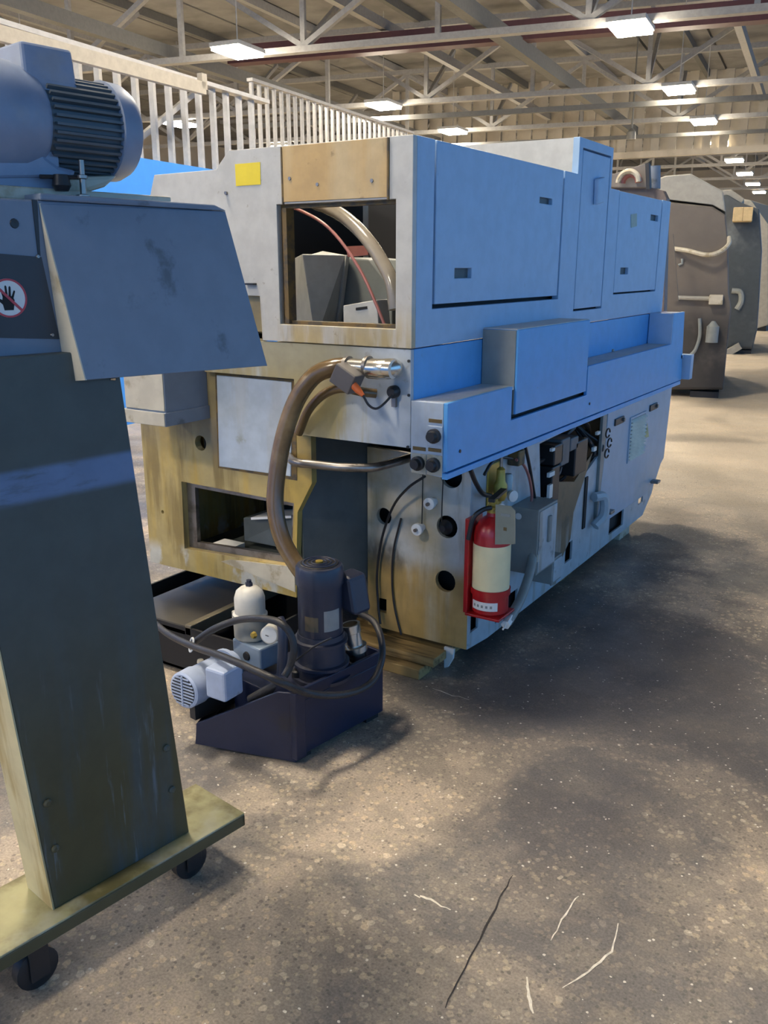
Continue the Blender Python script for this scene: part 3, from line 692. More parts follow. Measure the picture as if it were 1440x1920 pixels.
# hoses around the extinguisher
def xtube(name, m, pts, r, off): return B().tube([W.X(a, b, BX + off) for a, b in pts], r).build(name, m, m1)
xtube('air_hose', 'rubber', [(985, 838), (992, 870), (998, 905), (1004, 942)], .007, .03)
xtube('air_hose', 'pink', [(968, 862), (982, 872), (992, 895), (997, 925), (996, 945)], .006, .04)
xtube('air_hose', 'rubber', [(882, 880), (892, 905), (905, 925), (920, 930)], .009, .03)
xtube('air_hose', 'rubber', [(908, 890), (922, 868), (940, 858), (960, 860)], .006, .03)
c = W.X(966, 857, BX + .02); B().box(BX, BX + .05, c.y - .03, c.y + .03, c.z - .03, c.z + .03).build('hose_manifold', 'gasket', m1, .006)
# yellow air regulator above the extinguisher
c = W.X(938, 905, BX + .03)
rg = B().box(BX, BX + .008, c.y - .06, c.y + .07, c.z - .10, c.z + .075).build('regulator_plate', 'brass', m1, .004)
B().lathe((BX + .045, c.y - .03, c.z - .06), (0, 0, 1), [(0, .018), (.02, .026), (.06, .026), (.075, .018), (.12, .016), (.13, .006)], 14).build('regulator_body', 'brass', rg)
B().lathe((BX + .045, c.y + .035, c.z - .05), (0, 0, 1), [(0, .02), (.07, .02), (.08, .013)], 14).build('regulator_bowl', mat('bowl_clear', (.35, .42, .44), .15), rg)
B().lathe((BX + .07, c.y + .02, c.z - .05), (.9, -.45, 0), [(0, .022), (.012, .022), (.013, .018)], 16).build('pressure_gauge', 'white', rg)
B().cyl((BX + .045, c.y - .03, c.z + .06), (BX + .045, c.y - .03, c.z + .11), .006, 8).build('regulator_stem', 'steel', rg)
# --- front chassis
CY = 2.47
ch = yplate('chassis_panel', 'chassis', m1, [(-2.762, 1.16), (-2.765, .277), (-1.972, .277), (-1.968, .40), (-1.955, .62), (-1.885, .74), (-1.884, 1.16)], CY, .03,
            [[(-2.556, .372), (-1.99, .40), (-1.972, .652), (-2.549, .66)], circ(-2.43, .831, .030), circ(-2.67, .513, .008, 10)], .004)
B().box(-2.75, -2.74, 2.5, 5.0, .277, 1.15).build('chassis_side', 'chassis', m1)
B().box(-2.74, -1.98, 2.5, 3.2, .29, .30).build('chassis_floor', 'darkpanel', m1)
B().box(-2.74, -1.98, 3.2, 3.22, .29, 1.1).build('chassis_back', 'black', m1)
B().box(-2.45, -2.41, 2.51, 2.53, .79, .87).build('hole_backing', 'black', m1)
B().box(-2.74, -1.86, 2.5, 2.95, 1.14, 1.155).build('chassis_top', 'darkpanel', m1)  # unseen top added to keep overhead light out of the opening
B().prism([(-1.955, 2.5, .29), (-1.955, 2.5, 1.14), (-1.845, 2.785, 1.14), (-1.845, 2.785, .29)], (-.006, .0, 0)).build('chassis_inner_side', 'darkpanel', m1)
# gasket frame of the opening
B().prism(yp([(-2.556, .372), (-1.99, .40), (-1.972, .652), (-2.549, .66)], CY + .03), (0, .02, 0), [yp([(-2.51, .40), (-2.02, .425), (-2.0, .63), (-2.505, .635)], CY + .03)]).build('opening_gasket', 'steel', m1)
yplate('access_panel', 'ltblue', m1, [(-2.332, .75), (-1.978, .755), (-1.962, 1.103), (-2.321, 1.105)], CY - .006, .006)
B().prism(yp([(-2.342, .742), (-1.952, .742), (-1.950, 1.113), (-2.331, 1.115)], CY - .002), (0, .002, 0)).build('panel_gap', 'gasket', m1)
# inside the lower opening
B().hexa([(-2.50, 2.56, .34), (-1.99, 2.50, .34), (-1.99, 2.9, .34), (-2.5, 2.9, .34)], [(-2.50, 2.56, .36), (-1.99, 2.50, .40), (-1.99, 2.9, .40), (-2.5, 2.9, .36)]).build('chip_slope', 'darkpanel', m1)
B().hexa([(-2.36, 2.62, .40), (-2.06, 2.58, .42), (-2.06, 2.85, .42), (-2.36, 2.85, .40)], [(-2.36, 2.62, .50), (-2.06, 2.62, .56), (-2.06, 2.85, .56), (-2.36, 2.85, .50)]).build('chuck_block', 'darkpanel', m1, .004)
B().hexa([(-2.30, 2.60, .505), (-2.09, 2.60, .545), (-2.09, 2.72, .55), (-2.3, 2.72, .505)], [(-2.30, 2.60, .515), (-2.09, 2.60, .555), (-2.09, 2.72, .56), (-2.3, 2.72, .515)]).build('reflection_patch', 'white', m1)  # white slab drawing the bright reflection on the block
B().box(-2.45, -2.34, 2.53, 2.6, .372, .40).build('white_wedge', 'white', m1)
# sill of chips below the opening
yplate('chip_sill', 'cream', m1, [(-2.35, .355), (-1.975, .30), (-1.975, .402), (-2.30, .372)], CY - .004, .004, bevel=0)
# protruding chute box
cbx = B().box(-2.585, -2.377, 2.249, CY, .935, 1.25).build('chute_box', 'convblue', m1, .002)
yplate('chute_end_panel', 'cream', cbx, rect(-2.584, -2.380, .99, 1.25), 2.245, .004)
B().box(-2.60, -2.370, 2.238, CY, .935, .985).build('chute_lip', 'convblue', cbx, .002)
yplate('lip_end', 'cream', cbx, rect(-2.60, -2.372, .937, .985), 2.234, .004)
# bumper tube
bt = [W.Z(a, b, .83) for a, b in ((612, 828), (566, 840), (545, 848), (543, 858), (556, 867), (590, 871), (640, 876), (690, 877), (718, 873), (770, 858))]
B().tube(bt, .016, 12).build('bumper_tube', 'steel', m1)
B().box(-2.06, -2.00, 2.70, 2.80, .78, .87).build('tube_clamp', 'rubber', m1, .004)
# --- big hose and its fittings
hp = [W.Y(*p) for p in ((648, 687, 2.37), (622, 690, 2.35), (588, 706, 2.33), (556, 750, 2.31), (533, 815, 2.29), (520, 885, 2.27), (516, 950, 2.25), (527, 1005, 2.24), (550, 1050, 2.24), (585, 1100, 2.25), (610, 1150, 2.26))]
hs = B().tube(hp, .030, 14).build('coolant_hose', 'hosebrn', m1)
el = B().lathe(W.Y(645, 686, 2.372), W.Y(700, 690, 2.372) - W.Y(645, 686, 2.372), [(0, .026), (.10, .026), (.10, .030), (.19, .030)], 16).build('hose_fitting', 'chrome', m1)
B().tube([W.Y(692, 691, 2.372), W.Y(716, 692, 2.372), W.Y(733, 691, 2.39), W.Y(738, 691, 2.44)], .033, 14).build('pipe_elbow', 'chrome', m1)
for a in (652, 690): 
    p = W.Y(a, 687, 2.372); B().cyl(p - Vector((.006, 0, 0)), p + Vector((.006, 0, 0)), .034, 16).build('hose_clamp', 'steel', m1)
ytube('drain_pipe', 'hosebrn', [(560, 812, 2.42), (578, 770, 2.40), (606, 740, 2.39), (640, 728, 2.39), (680, 735, 2.40), (705, 738, 2.43)], .016)
sb = B().box(-.042, .042, -.03, .03, -.034, .034); rot = Matrix.Rotation(R(28), 3, 'Y')
cs = W.Y(651, 709, 2.325)
for v_ in sb.v: v_.xyz = rot @ v_ + cs
sbo = sb.build('sensor_box', mat('sensor_dark_grey', (.10, .09, .085), .4), m1, .004)
p, q = W.Y(662, 721, 2.31), W.Y(681, 742, 2.31)
B().lathe(p, q - p, [(0, .013), ((q - p).length * .5, .012), ((q - p).length, .006)], 12).build('cable_plug', 'orange', sbo)
ytube('sensor_wire', 'rubber', [(681, 742, 2.31), (692, 760, 2.32), (706, 766, 2.34), (722, 755, 2.38), (738, 737, 2.42)], .004, par=sbo)
c = W.Y(741, 734, EY); B().lathe(c, (0, -1, 0), [(0, .021), (.02, .021), (.03, .014)], 16).build('cable_gland', 'rubber', m1)
B().box(c.x - .008, c.x + .008, EY - .012, EY, c.z - .05, c.z - .02).build('gland_tab', 'steel', m1)
# --- inside the window
wy = W.Y
def vprism(name, m, tops, bots, bev=.005):
    return B().hexa(bots, tops).build(name, m, m1, bev)
vprism('spindle_cover', 'greyclean', [wy(540, 490, 2.98), wy(566, 476, 2.78), wy(648, 478, 2.98), wy(606, 470, 3.15)], [wy(545, 640, 2.98), wy(592, 640, 2.78), wy(626, 640, 2.98), wy(600, 630, 3.15)])
vprism('cover_rib', 'greyclean', [wy(640, 479, 2.99), wy(650, 478, 2.97), wy(656, 478, 3.0), wy(646, 478, 3.02)], [wy(618, 640, 2.99), wy(630, 640, 2.97), wy(636, 640, 3.0), wy(626, 640, 3.02)], .002)
B().prism([wy(a, b, 3.02) for a, b in ((645, 482), (690, 486), (735, 545), (735, 640), (622, 640))], (0, .3, 0)).build('turret_cover', 'boxgrey', m1, .006)
sbx = B().prism([wy(a, b, 2.66) for a, b in ((643, 573), (706, 562), (712, 640), (645, 640))], (0, .08, 0)).build('coolant_box', 'greyclean', m1, .003)
B().prism([wy(a, b, 2.657) for a, b in ((667, 577), (688, 574), (688, 579), (667, 582))], (0, .002, 0)).build('box_slot', 'black', sbx)
xplate('inner_liner_front', 'black', m1, rect(2.5, 3.78, 1.27, 1.80), -2.53, .01)
B().box(-2.5, -1.5, 2.47, 3.78, 1.271, 1.274).build('inner_floor_mat', 'black', m1)
B().prism([wy(a, b, 2.9) for a, b in ((648, 462), (690, 460), (690, 478), (652, 482))], (0, .03, 0)).build('interior_bar', 'pink', m1)
ytube('interior_hose', mat('milky_hose', (.30, .26, .20), .2, spec=.8), [(590, 380, 2.72), (620, 392, 2.68), (652, 412, 2.64), (688, 448, 2.60), (716, 490, 2.58), (735, 530, 2.56), (742, 580, 2.55)], .024)
ytube('interior_tube', 'pink', [(530, 383, 2.62), (570, 398, 2.60), (610, 422, 2.58), (645, 460, 2.57), (680, 515, 2.56), (705, 570, 2.55), (722, 612, 2.54)], .0055)
# wooden skid under the lathe
sk = thing('wooden_skid', 'oil-soaked timber skid under the end plate of the lathe', 'skid', (-1.75, 2.78, 0))
for (x0, x1, y0, y1, z0, z1) in ((-1.95, -1.46, 2.64, 2.74, .045, .080), (-1.95, -1.50, 2.60, 2.70, .0, .042), (-1.95, -1.50, 2.84, 2.96, 0, .07)):
    B().box(x0, x1, y0, y1, z0, z1).build('plank', 'wood', sk, .004)
tag(B().box(-1.62, -1.42, 4.72, 4.9, 0, .066).build('support_block', 'cream', None, .004), 'pale block holding up the far bottom edge of the lathe', 'block')
tag(B().box(-1.75, -1.45, 3.9, 4.05, 0, .066).build('support_block', 'wood', None, .004), 'dark timber block under the middle of the lathe', 'block')
tag(B().box(-2.35, -2.1, 4.72, 4.9, 0, .098).build('support_block', 'wood', None, .004), 'timber block under the far front corner of the lathe', 'block')
# dark chip pan under the chassis
tr = thing('chip_pan', 'black oily steel pan on the floor below the yellow-stained chassis', 'pan', (-2.45, 2.5, 0))
x0, x1, y0, y1, zt = -2.72, -1.98, 2.16, 2.74, .20
B().box(x0, x1, y0, y1, .02, .03).build('pan_floor', 'black', tr)
B().box(x0, x1, y0, y0 + .01, .02, zt).build('pan_side', 'black', tr); B().box(x0, x1, y1 - .01, y1, .02, zt).build('pan_side', 'black', tr)
B().box(x0, x0 + .01, y0, y1, .02, zt).build('pan_side', 'black', tr); B().box(x1 - .01, x1, y0, y1, .02, zt).build('pan_side', 'black', tr)
B().box(x0 + .1, x0 + .46, y0 + .0, y1, zt - .03, zt - .015).build('pan_shelf', mat('oily_pan_metal', (.06, .055, .045), .3, .3), tr)
B().box(x0 + .46, x0 + .49, y0, y1, zt - .03, zt + .012).build('pan_rim', mat('pan_rim_metal', (.16, .14, .10), .4, .4), tr, .003)
for (x, y) in ((x0 + .06, y0 + .06), (x1 - .06, y0 + .06), (x0 + .06, y1 - .06), (x1 - .06, y1 - .06)):
    B().cyl((x, y, 0), (x, y, .02), .03, 10).build('pan_foot', 'rubber', tr)

# ================================================================== fire extinguisher
fc = W.X(922, 1040, BX + .085)
fx = thing('fire_extinguisher', 'red fire extinguisher with cream label sleeve strapped to the lathe side', 'extinguisher', (BX + .085, fc.y, .262))
xx, yy = BX + .085, fc.y
B().lathe((xx, yy, .262), (0, 0, 1), [(0, .060), (.008, .068), (.30, .068), (.33, .062), (.355, .046), (.37, .024), (.385, .022)], 28).build('cylinder', 'red', fx)
B().lathe((xx, yy, .355), (0, 0, 1), [(0, .0695), (.175, .0695)], 28, caps=False).build('label_sleeve', 'ylabel', fx)
B().lathe((xx, yy, .335), (0, 0, 1), [(0, .071), (.001, .074), (.024, .074), (.025, .071)], 28, caps=False).build('strap', 'red', fx)
bm = B()
for k in range(8):
    a0 = -2.25 + k * .19; a1 = a0 + .19
    bm.add([(xx + .0705 * math.cos(a), yy + .0705 * math.sin(a), z) for a, z in ((a0, .285), (a1, .285), (a1, .318), (a0, .318))], [(0, 1, 2, 3)])
lb = bm.build('white_label', 'white', fx)
for k in range(5):
    a0 = -2.1 + k * .24
    B().add([(xx + .0711 * math.cos(a), yy + .0711 * math.sin(a), z) for a, z in ((a0, .296), (a0 + .12, .296), (a0 + .12, .306), (a0, .306))], [(0, 1, 2, 3)]).build('print_mark', 'boxgrey', lb)
B().lathe((xx, yy, .645), (0, 0, 1), [(0, .024), (.02, .024), (.025, .016), (.05, .016)], 14).build('valve', 'brass', fx)
B().hexa([(xx - .012, yy - .02, .685), (xx + .012, yy - .02, .685), (xx + .012, yy + .085, .705), (xx - .012, yy + .085, .705)], [(xx - .012, yy - .02, .697), (xx + .012, yy - .02, .697), (xx + .012, yy + .085, .715), (xx - .012, yy + .085, .715)]).build('lever', 'rubber', fx)
B().tube([(xx, yy - .02, .665), (xx - .02, yy - .05, .66), (xx - .045, yy - .07, .63), (xx - .06, yy - .075, .55)], .009, 8).build('discharge_hose', 'rubber', fx)
B().lathe((xx + .03, yy + .0, .665), (.8, -.6, 0), [(0, .016), (.008, .016), (.009, .012)], 14).build('gauge', 'white', fx)
B().box(BX + .0, BX + .018, yy - .055, yy + .055, .255, .62).build('wall_bracket', 'red', fx, .003)
B().box(xx - .07, xx + .07, yy - .07, yy + .07, .252, .262).build('bracket_shelf', 'red', fx, .003)
tg = B().prism([fx_ for fx_ in [W.Y(929, 946, yy - .075), W.Y(958, 949, yy - .075), W.Y(966, 958, yy - .075), W.Y(966, 1020, yy - .075), W.Y(928, 1021, yy - .075)]], (0, .003, 0)).build('inspection_tag', 'tag', fx)
c = W.Y(947, 992, yy - .076); B().box(c.x - .006, c.x + .006, c.y - .001, c.y + .0005, c.z - .006, c.z + .006).build('tag_mark', 'gasket', tg)
c = W.Y(948, 966, yy - .076); B().box(c.x - .018, c.x + .018, c.y - .001, c.y + .0005, c.z - .005, c.z + .005).build('tag_mark', 'boxgrey', tg)
B().tube([W.Y(947, 950, yy - .074), (xx + .02, yy - .04, .66)], .0015, 6, straight=True).build('tag_wire', 'steel', tg)

# ================================================================== coolant pump unit
T = W.Z(557, 1432, 0)
PF = Frame(T.x, T.y, R(32.5 - 41.7))       # local +y runs along the right face, +x out of it
pu = thing('coolant_pump_unit', 'navy coolant tank with upright pump motor and pale blue hydraulic motor', 'pump unit', (-.2, .2, 0), PF)
def pY(a, b, y): return PF.Y(a, b, y)
A = PF.Z(366, 1395, 0.02)
# tank body: footprint T corner, right face back 0.4
B().hexa([(-.30, .0, .02), (0, 0, .02), (0, .405, .02), (-.30, .405, .02)], [(-.30, .0, .205), (0, 0, .205), (0, .405, .205), (-.30, .405, .205)]).build('tank', 'navytank', pu, .003)
B().box(-.012, 0, 0, .405, .205, .246).build('tank_rim', 'navytank', pu, .002)
B().box(-.30, -.012, .393, .405, .205, .246).build('tank_rim', 'navytank', pu, .002)
B().box(-.10, .0, .0, .012, .205, .246).build('tank_rim', 'navytank', pu, .002)
B().box(-.012, .014, -.012, .03, .02, .246).build('tank_corner_post', 'navytank', pu, .003)
for (x, y) in ((-.04, .04), (-.04, .36), (-.26, .36), (-.26, .04)): B().box(x - .03, x + .03, y - .03, y + .03, 0, .02).build('tank_foot', 'rubber', pu)
# motor tray, slanting down towards the near-left
dA = Vector((A.x, A.y, 0)); un = dA.normalized(); nA = Vector((-un.y, un.x, 0))
if nA.y < 0: nA = -nA
def onA(a, b):       # pixel onto the vertical plane of the tray's front plate
    d = PF.I.to_3x3() @ ray(a, b); o = PF.o; n_ = nA; t = -n_.dot(o) / n_.dot(d); return o + d * t
fp = [onA(366, 1395), onA(555, 1430), onA(553, 1300), onA(520, 1298), onA(368, 1357)]
B().prism(fp, nA * .012).build('tray_front_plate', 'navytank', pu, .002)
q0, q1 = fp[0], fp[4]
bk = nA * .34 - un * 0.0
tr_pts = [fp[4] - Vector((0, 0, .045)), fp[3] - Vector((0, 0, .06))]
B().hexa([tr_pts[0] - Vector((0, 0, .01)), Vector((-.02, .02, .15)), Vector((-.02, .02, .15)) + nA * .3, tr_pts[0] + bk - Vector((0, 0, .01))],
         [tr_pts[0], Vector((-.02, .02, .165)), Vector((-.02, .02, .165)) + nA * .3, tr_pts[0] + bk]).build('motor_tray', mat('oily_tray', (.02, .02, .022), .25), pu)
B().hexa([fp[4] - Vector((0, 0, .06)), fp[4] - Vector((0, 0, .06)) + nA * .012, fp[4] + bk + nA * .0 - Vector((0, 0, .06)), fp[4] + bk - un * -.012 - Vector((0, 0, .06))],
         [fp[4], fp[4] + nA * .012, fp[4] + bk, fp[4] + bk - un * -.012]).build('tray_side', 'navytank', pu)
# upright pump motor
mb_ = PF.Z(603, 1262, .21)
mx, my = mb_.x, mb_.y
pm = B().lathe((mx, my, .205), (0, 0, 1), [(0, .10), (.012, .10), (.012, .086), (.04, .086), (.045, .092), (.055, .092), (.058, .080), (.12, .078), (.125, .088), (.135, .088), (.138, .078), (.155, .076)], 32).build('pump_motor', 'navy', pu)
B().lathe((mx, my, .355), (0, 0, 1), [(0, .072), (.17, .072), (.172, .077), (.225, .077), (.235, .072), (.238, .060)], 32).build('motor_body', 'navy', pm)
B().lathe((mx, my, .5935), (0, 0, 1), [(0, .062), (.002, .060)], 32).build('fan_grille', 'rubber', pm)
for r_ in (.024, .038, .052): B().tube([(mx + r_ * math.cos(t), my + r_ * math.sin(t), .5965) for t in [2 * math.pi * k / 24 for k in range(25)]], .003, 6, 1, straight=True).build('grille_ring', 'navy', pm)
B().lathe((mx, my, .595), (0, 0, 1), [(0, .012), (.006, .012), (.007, .004)], 12).build('grille_hub', 'brass', pm)
def patch(name, m, a0, a1, z0, z1, r_, par, n_=6):
    vs = []
    for k in range(n_ + 1):
        a = a0 + (a1 - a0) * k / n_; vs += [(mx + r_ * math.cos(a), my + r_ * math.sin(a), z0), (mx + r_ * math.cos(a), my + r_ * math.sin(a), z1)]
    return B().add(vs, [(2 * k, 2 * k + 2, 2 * k + 3, 2 * k + 1) for k in range(n_)]).build(name, m, par)
camdir = math.atan2((PF.o.y - my), (PF.o.x - mx))
patch('rating_plate', mat('paper_label', (.30, .29, .27), .5), camdir + .15, camdir + .95, .385, .455, .0728, pm)
patch('rating_plate', mat('brown_label', (.13, .10, .06), .5), camdir - .75, camdir - .1, .385, .435, .0728, pm)
# terminal box behind/right of the motor
ty_ = camdir + 1.75
bx_ = Vector((mx + .10 * math.cos(ty_), my + .10 * math.sin(ty_), 0))
B().hexa([(bx_.x - .04, bx_.y - .04, .44), (bx_.x + .05, bx_.y - .03, .42), (bx_.x + .05, bx_.y + .05, .42), (bx_.x - .04, bx_.y + .05, .44)],
         [(bx_.x - .04, bx_.y - .04, .55), (bx_.x + .025, bx_.y - .03, .545), (bx_.x + .025, bx_.y + .05, .545), (bx_.x - .04, bx_.y + .05, .55)]).build('terminal_box', 'navy', pm, .012)
# tank nozzle (open threaded pipe)
nz = PF.Z(670, 1226, .235)
nd = Vector((-.16, -.10, 1)).normalized()
nzo = B().lathe((nz.x, nz.y, .215), nd, [(0, .034), (.03, .034), (.032, .042), (.052, .042), (.054, .030), (.10, .029), (.103, .034), (.13, .034), (.13, .026), (.04, .026)], 20, caps=False).build('filler_pipe', 'chrome', pu)
B().lathe(Vector((nz.x, nz.y, .215)) + nd * .07, nd, [(0, .0255), (.002, .0255)], 20).build('pipe_bore', 'black', nzo)
# filter / hydraulic block
hb = PF.Z(470, 1250, .22)
fy = -.02
hcx, hcy = PF.Y(472, 1215, .10).x, .10
def hp_(a, b): return PF.Y(a, b, hcy)
zt_, zb_ = hp_(470, 1098).z, hp_(470, 1245).z
fl_ = B().lathe((hcx, hcy, hp_(470, 1150).z), (0, 0, 1), [(0, .058), (.006, .051), (.058, .051), (.080, .044), (.092, .03), (.098, .014)], 28).build('filter_bowl', 'pumpwhite', pu)
zf = hp_(470, 1150).z
B().lathe((hcx, hcy, zf + .096), (0, 0, 1), [(0, .013), (.012, .013), (.013, .009), (.022, .009)], 6).build('bowl_cap', 'navy', fl_)
B().lathe((hcx, hcy, zf - .09), (0, 0, 1), [(0, .044), (.012, .056), (.088, .058)], 24).build('filter_head', mat('cast_grey', (.30, .30, .27), .45), pu)
B().box(hcx - .075, hcx - .04, hcy - .02, hcy + .02, zf - .045, zf - .005).build('filter_port', 'pumpwhite', pu, .004)
B().box(hcx - .045, hcx + .095, hcy - .045, hcy + .055, zf - .165, zf - .088).build('valve_block', mat('blue_grey_cast', (.20, .26, .34), .42), pu, .006)
B().lathe((hcx + .03, hcy - .046, zf - .13), (0, -1, 0), [(0, .016), (.006, .014)], 12).build('block_port', 'black', pu)
gd = Vector((.55, -1, .1)).normalized()
gp = PF.Y(508, 1188, hcy - .05)
gg = B().lathe(gp - gd * .035, gd, [(0, .022), (.012, .022), (.014, .030), (.05, .030), (.052, .026)], 22).build('pressure_gauge', 'pumpwhite', pu)
B().lathe(gp + gd * .0165, gd, [(0, .0255), (.001, .0255)], 22).build('gauge_dial', 'white', gg)
B().box(gp.x - .002, gp.x + .012, gp.y - .022, gp.y - .020, gp.z, gp.z + .002).build('gauge_needle', 'rubber', gg)
B().lathe(PF.Y(478, 1190, hcy - .055), (0, -1, 0), [(0, .012), (.012, .010), (.014, .004)], 6).build('block_screw', 'brass', pu)
# horizontal motor: axis nearly along the picture plane, fan cover towards lower left
ma, mb2 = PF.Z(345, 1288, .13), None
c0 = PF.Y(356, 1289, -.15); c1 = PF.Y(452, 1240, .09)
ax = (c1 - c0); axn = ax.normalized()
hm = B().lathe(c0 - axn * .03, axn, [(0, .054), (.005, .060), (.055, .062), (.06, .058), (.16, .058), (.16, .05), (.24, .05)], 28).build('hydraulic_motor', 'pumpblue', pu)
B().lathe(c0 - axn * .0315, axn, [(0, .050), (.002, .050)], 28).build('fan_grille', 'black', hm)
uu = axn.cross(Vector((0, 0, 1))).normalized(); ww = uu.cross(axn).normalized()
for k in range(-4, 5):
    h_ = .050 * math.sqrt(max(0, 1 - (k / 4.8) ** 2)); cc_ = c0 - axn * .033 + ww * (k * .0108)
    B().beam(cc_ - uu * h_, cc_ + uu * h_, .003, .0045).build('grille_bar', 'pumpblue', hm)
B().beam(c0 - axn * .034 - ww * .05, c0 - axn * .034 + ww * .05, .006, .004).build('grille_bar', 'pumpblue', hm)
# its junction box faces the camera
jc = PF.Y(424, 1276, -.12)
jx = Vector((axn.x, axn.y, 0)).normalized(); jn = Vector((jx.y, -jx.x, 0))
if jn.dot(PF.o - jc) < 0: jn = -jn
def jbx(l0, l1, d0, d1, z0, z1): return [jc + jx * a + jn * b + Vector((0, 0, c_)) for a, b, c_ in ((l0, d0, z0), (l1, d0, z0), (l1, d1, z0), (l0, d1, z0), (l0, d0, z1), (l1, d0, z1), (l1, d1, z1), (l0, d1, z1))]
q = jbx(-.04, .045, -.05, .03, -.052, .048)
for i in (2, 3): q[i] = q[i] + Vector((0, 0, .02)) * 0
B().hexa(q[:4], q[4:]).build('motor_terminal_box', 'pumpblue', hm, .008)
B().lathe(PF.Y(376, 1242, -.045), (0, 0, 1), [(0, .012), (.01, .010)], 10).build('motor_label', 'cream', hm)
B().box(c0.x + .02, c1.x + .03, c0.y, c1.y, c0.z - .11, c0.z - .055).build('motor_foot', 'rubber', hm)
# rear flange of the motor, pale blue
B().lathe(c0 + axn * .16, axn, [(0, .07), (.015, .07)], 24).build('motor_flange', 'pumpblue', hm)
# suction and loop hoses
def ptube(name, m, pts, r): return B().tube([PF.Y(a, b, y) if k == 'y' else PF.X(a, b, y) for a, b, y, k in pts], r, 12, 7).build(name, m, pu)
ptube('loop_hose', 'hoseblk', [(292, 1170, -.02, 'y'), (320, 1192, -.05, 'y'), (365, 1213, -.09, 'y'), (420, 1232, -.12, 'y'), (480, 1258, -.13, 'y'), (530, 1281, -.10, 'y'), (575, 1299, .045, 'x'), (625, 1304, .07, 'x'), (668, 1296, .08, 'x'), (700, 1275, .08, 'x'), (716, 1235, .06, 'x'), (714, 1195, .02, 'x'), (700, 1165, -.04, 'x'), (675, 1150, -.12, 'x')], .0115)
ptube('arch_hose', 'hoseblk', [(362, 1206, -.05, 'y'), (400, 1180, -.03, 'y'), (445, 1163, 0, 'y'), (490, 1160, 0, 'y'), (525, 1168, 0, 'y'), (545, 1190, .01, 'y'), (551, 1220, .01, 'y'), (543, 1250, .0, 'y'), (533, 1268, -.02, 'y')], .0115)
zt2 = PF.Y(359, 1209, -.075); B().tube([zt2 + Vector((.018 * math.cos(t) * .5, .022 * math.sin(t) * .3, .022 * math.sin(t))) for t in [2 * math.pi * k / 16 for k in range(17)]], .0035, 6, 1, straight=True).build('zip_tie', 'white', pu)
ptube('standpipe', 'navy', [(524, 1160, .06, 'y'), (530, 1180, .05, 'y'), (530, 1220, .04, 'y'), (528, 1265, .03, 'y')], .016)
ptube('pump_wire', 'rubber', [(555, 1238, .03, 'y'), (590, 1212, .02, 'y'), (622, 1196, .03, 'y')], .003)
B().lathe(PF.Z(557, 1268, .215), (0, 0, 1), [(0, .018), (.02, .018), (.025, .012)], 12).build('tank_plug', 'rubber', pu)
ptube('return_pipe', 'hoseblk', [(470, 1312, -.02, 'y'), (500, 1295, .0, 'y'), (530, 1280, .02, 'y')], .016)

# ================================================================== chip conveyor (foreground)
Oc = W.Z(103, 1705, .16)
CF = Frame(Oc.x, Oc.y, R(32.5 - 41))
cv = thing('chip_conveyor', 'slate blue chip conveyor discharge tower with motor on casters', 'conveyor', (0, .18, 0), CF)
TZ = .16
xpxc = lambda pts, x: [CF.X(a, b, x) for a, b in pts]
# column: leaning sheet-metal leg
cb_ = [CF.X(103, 1705, 0), CF.X(355, 1560, 0)]
ct_ = [Vector((0, -.085, 1.34)), Vector((0, .262, 1.34))]
dpt = Vector((-.11, 0, 0))
B().hexa([cb_[0] + dpt, cb_[0], cb_[1], cb_[1] + dpt], [ct_[0] + dpt, ct_[0], ct_[1], ct_[1] + dpt]).build('column', 'convcol', cv, .003)
# cream near edge plate
e0 = [p + Vector((-.055, -.004, 0)) for p in (cb_[0],)][0]
B().hexa([cb_[0] + dpt + Vector((0, -.004, 0)), cb_[0] + Vector((0, -.004, 0)), cb_[0] + Vector((0, -.0005, 0)), cb_[0] + dpt + Vector((0, -.0005, 0))],
         [ct_[0] + dpt + Vector((0, -.004, 0)), ct_[0] + Vector((0, -.004, 0)), ct_[0] + Vector((0, -.0005, 0)), ct_[0] + dpt + Vector((0, -.0005, 0))]).build('column_edge', 'convedge', cv)
for a, b in ((88, 1505), (103, 1590), (311, 1402), (322, 1480)):
    p = CF.X(a, b, 0); B().lathe(p, (1, 0, 0), [(0, .009), (.004, .009), (.007, .005)], 10).build('bolt', 'convcol', cv)
# base plate
pA, pB_ = CF.Z(460, 1528, TZ), CF.Z(0, 1800, TZ)
fx0 = .042
B().box(-.16, fx0, -.30, .497, TZ - .006, TZ).build('base_plate', 'convplate', cv, .002)
B().box(fx0 - .008, fx0, -.30, .497, TZ - .036, TZ - .006).build('base_flange', mat('flange_shade_dark', (.085, .075, .035), .45), cv, .002)  # shade on the flange face is put into its dark colour
B().box(-.16, fx0, .487, .497, TZ - .036, TZ - .006).build('base_flange', mat('flange_shade_dark', (.085, .075, .035), .45), cv, .002)
# casters
def caster(x, y):
    w = B().lathe((x - .016, y, .047), (1, 0, 0), [(0, .036), (.004, .047), (.028, .047), (.032, .036)], 22).build('caster_wheel', 'rubber', cv)
    B().lathe((x - .018, y, .047), (1, 0, 0), [(0, .016), (.036, .016)], 14).build('wheel_hub', 'fin', w)
    f_ = B().box(x - .026, x - .020, y - .022, y + .022, .03, .115).box(x + .020, x + .026, y - .022, y + .022, .03, .115).box(x - .026, x + .026, y - .03, y + .03, .115, TZ - .006)
    f_.build('caster_fork', 'rubber', cv, .002)
caster(-.005, -.055); caster(-.045, .38); caster(-.125, -.055); caster(-.125, .40)
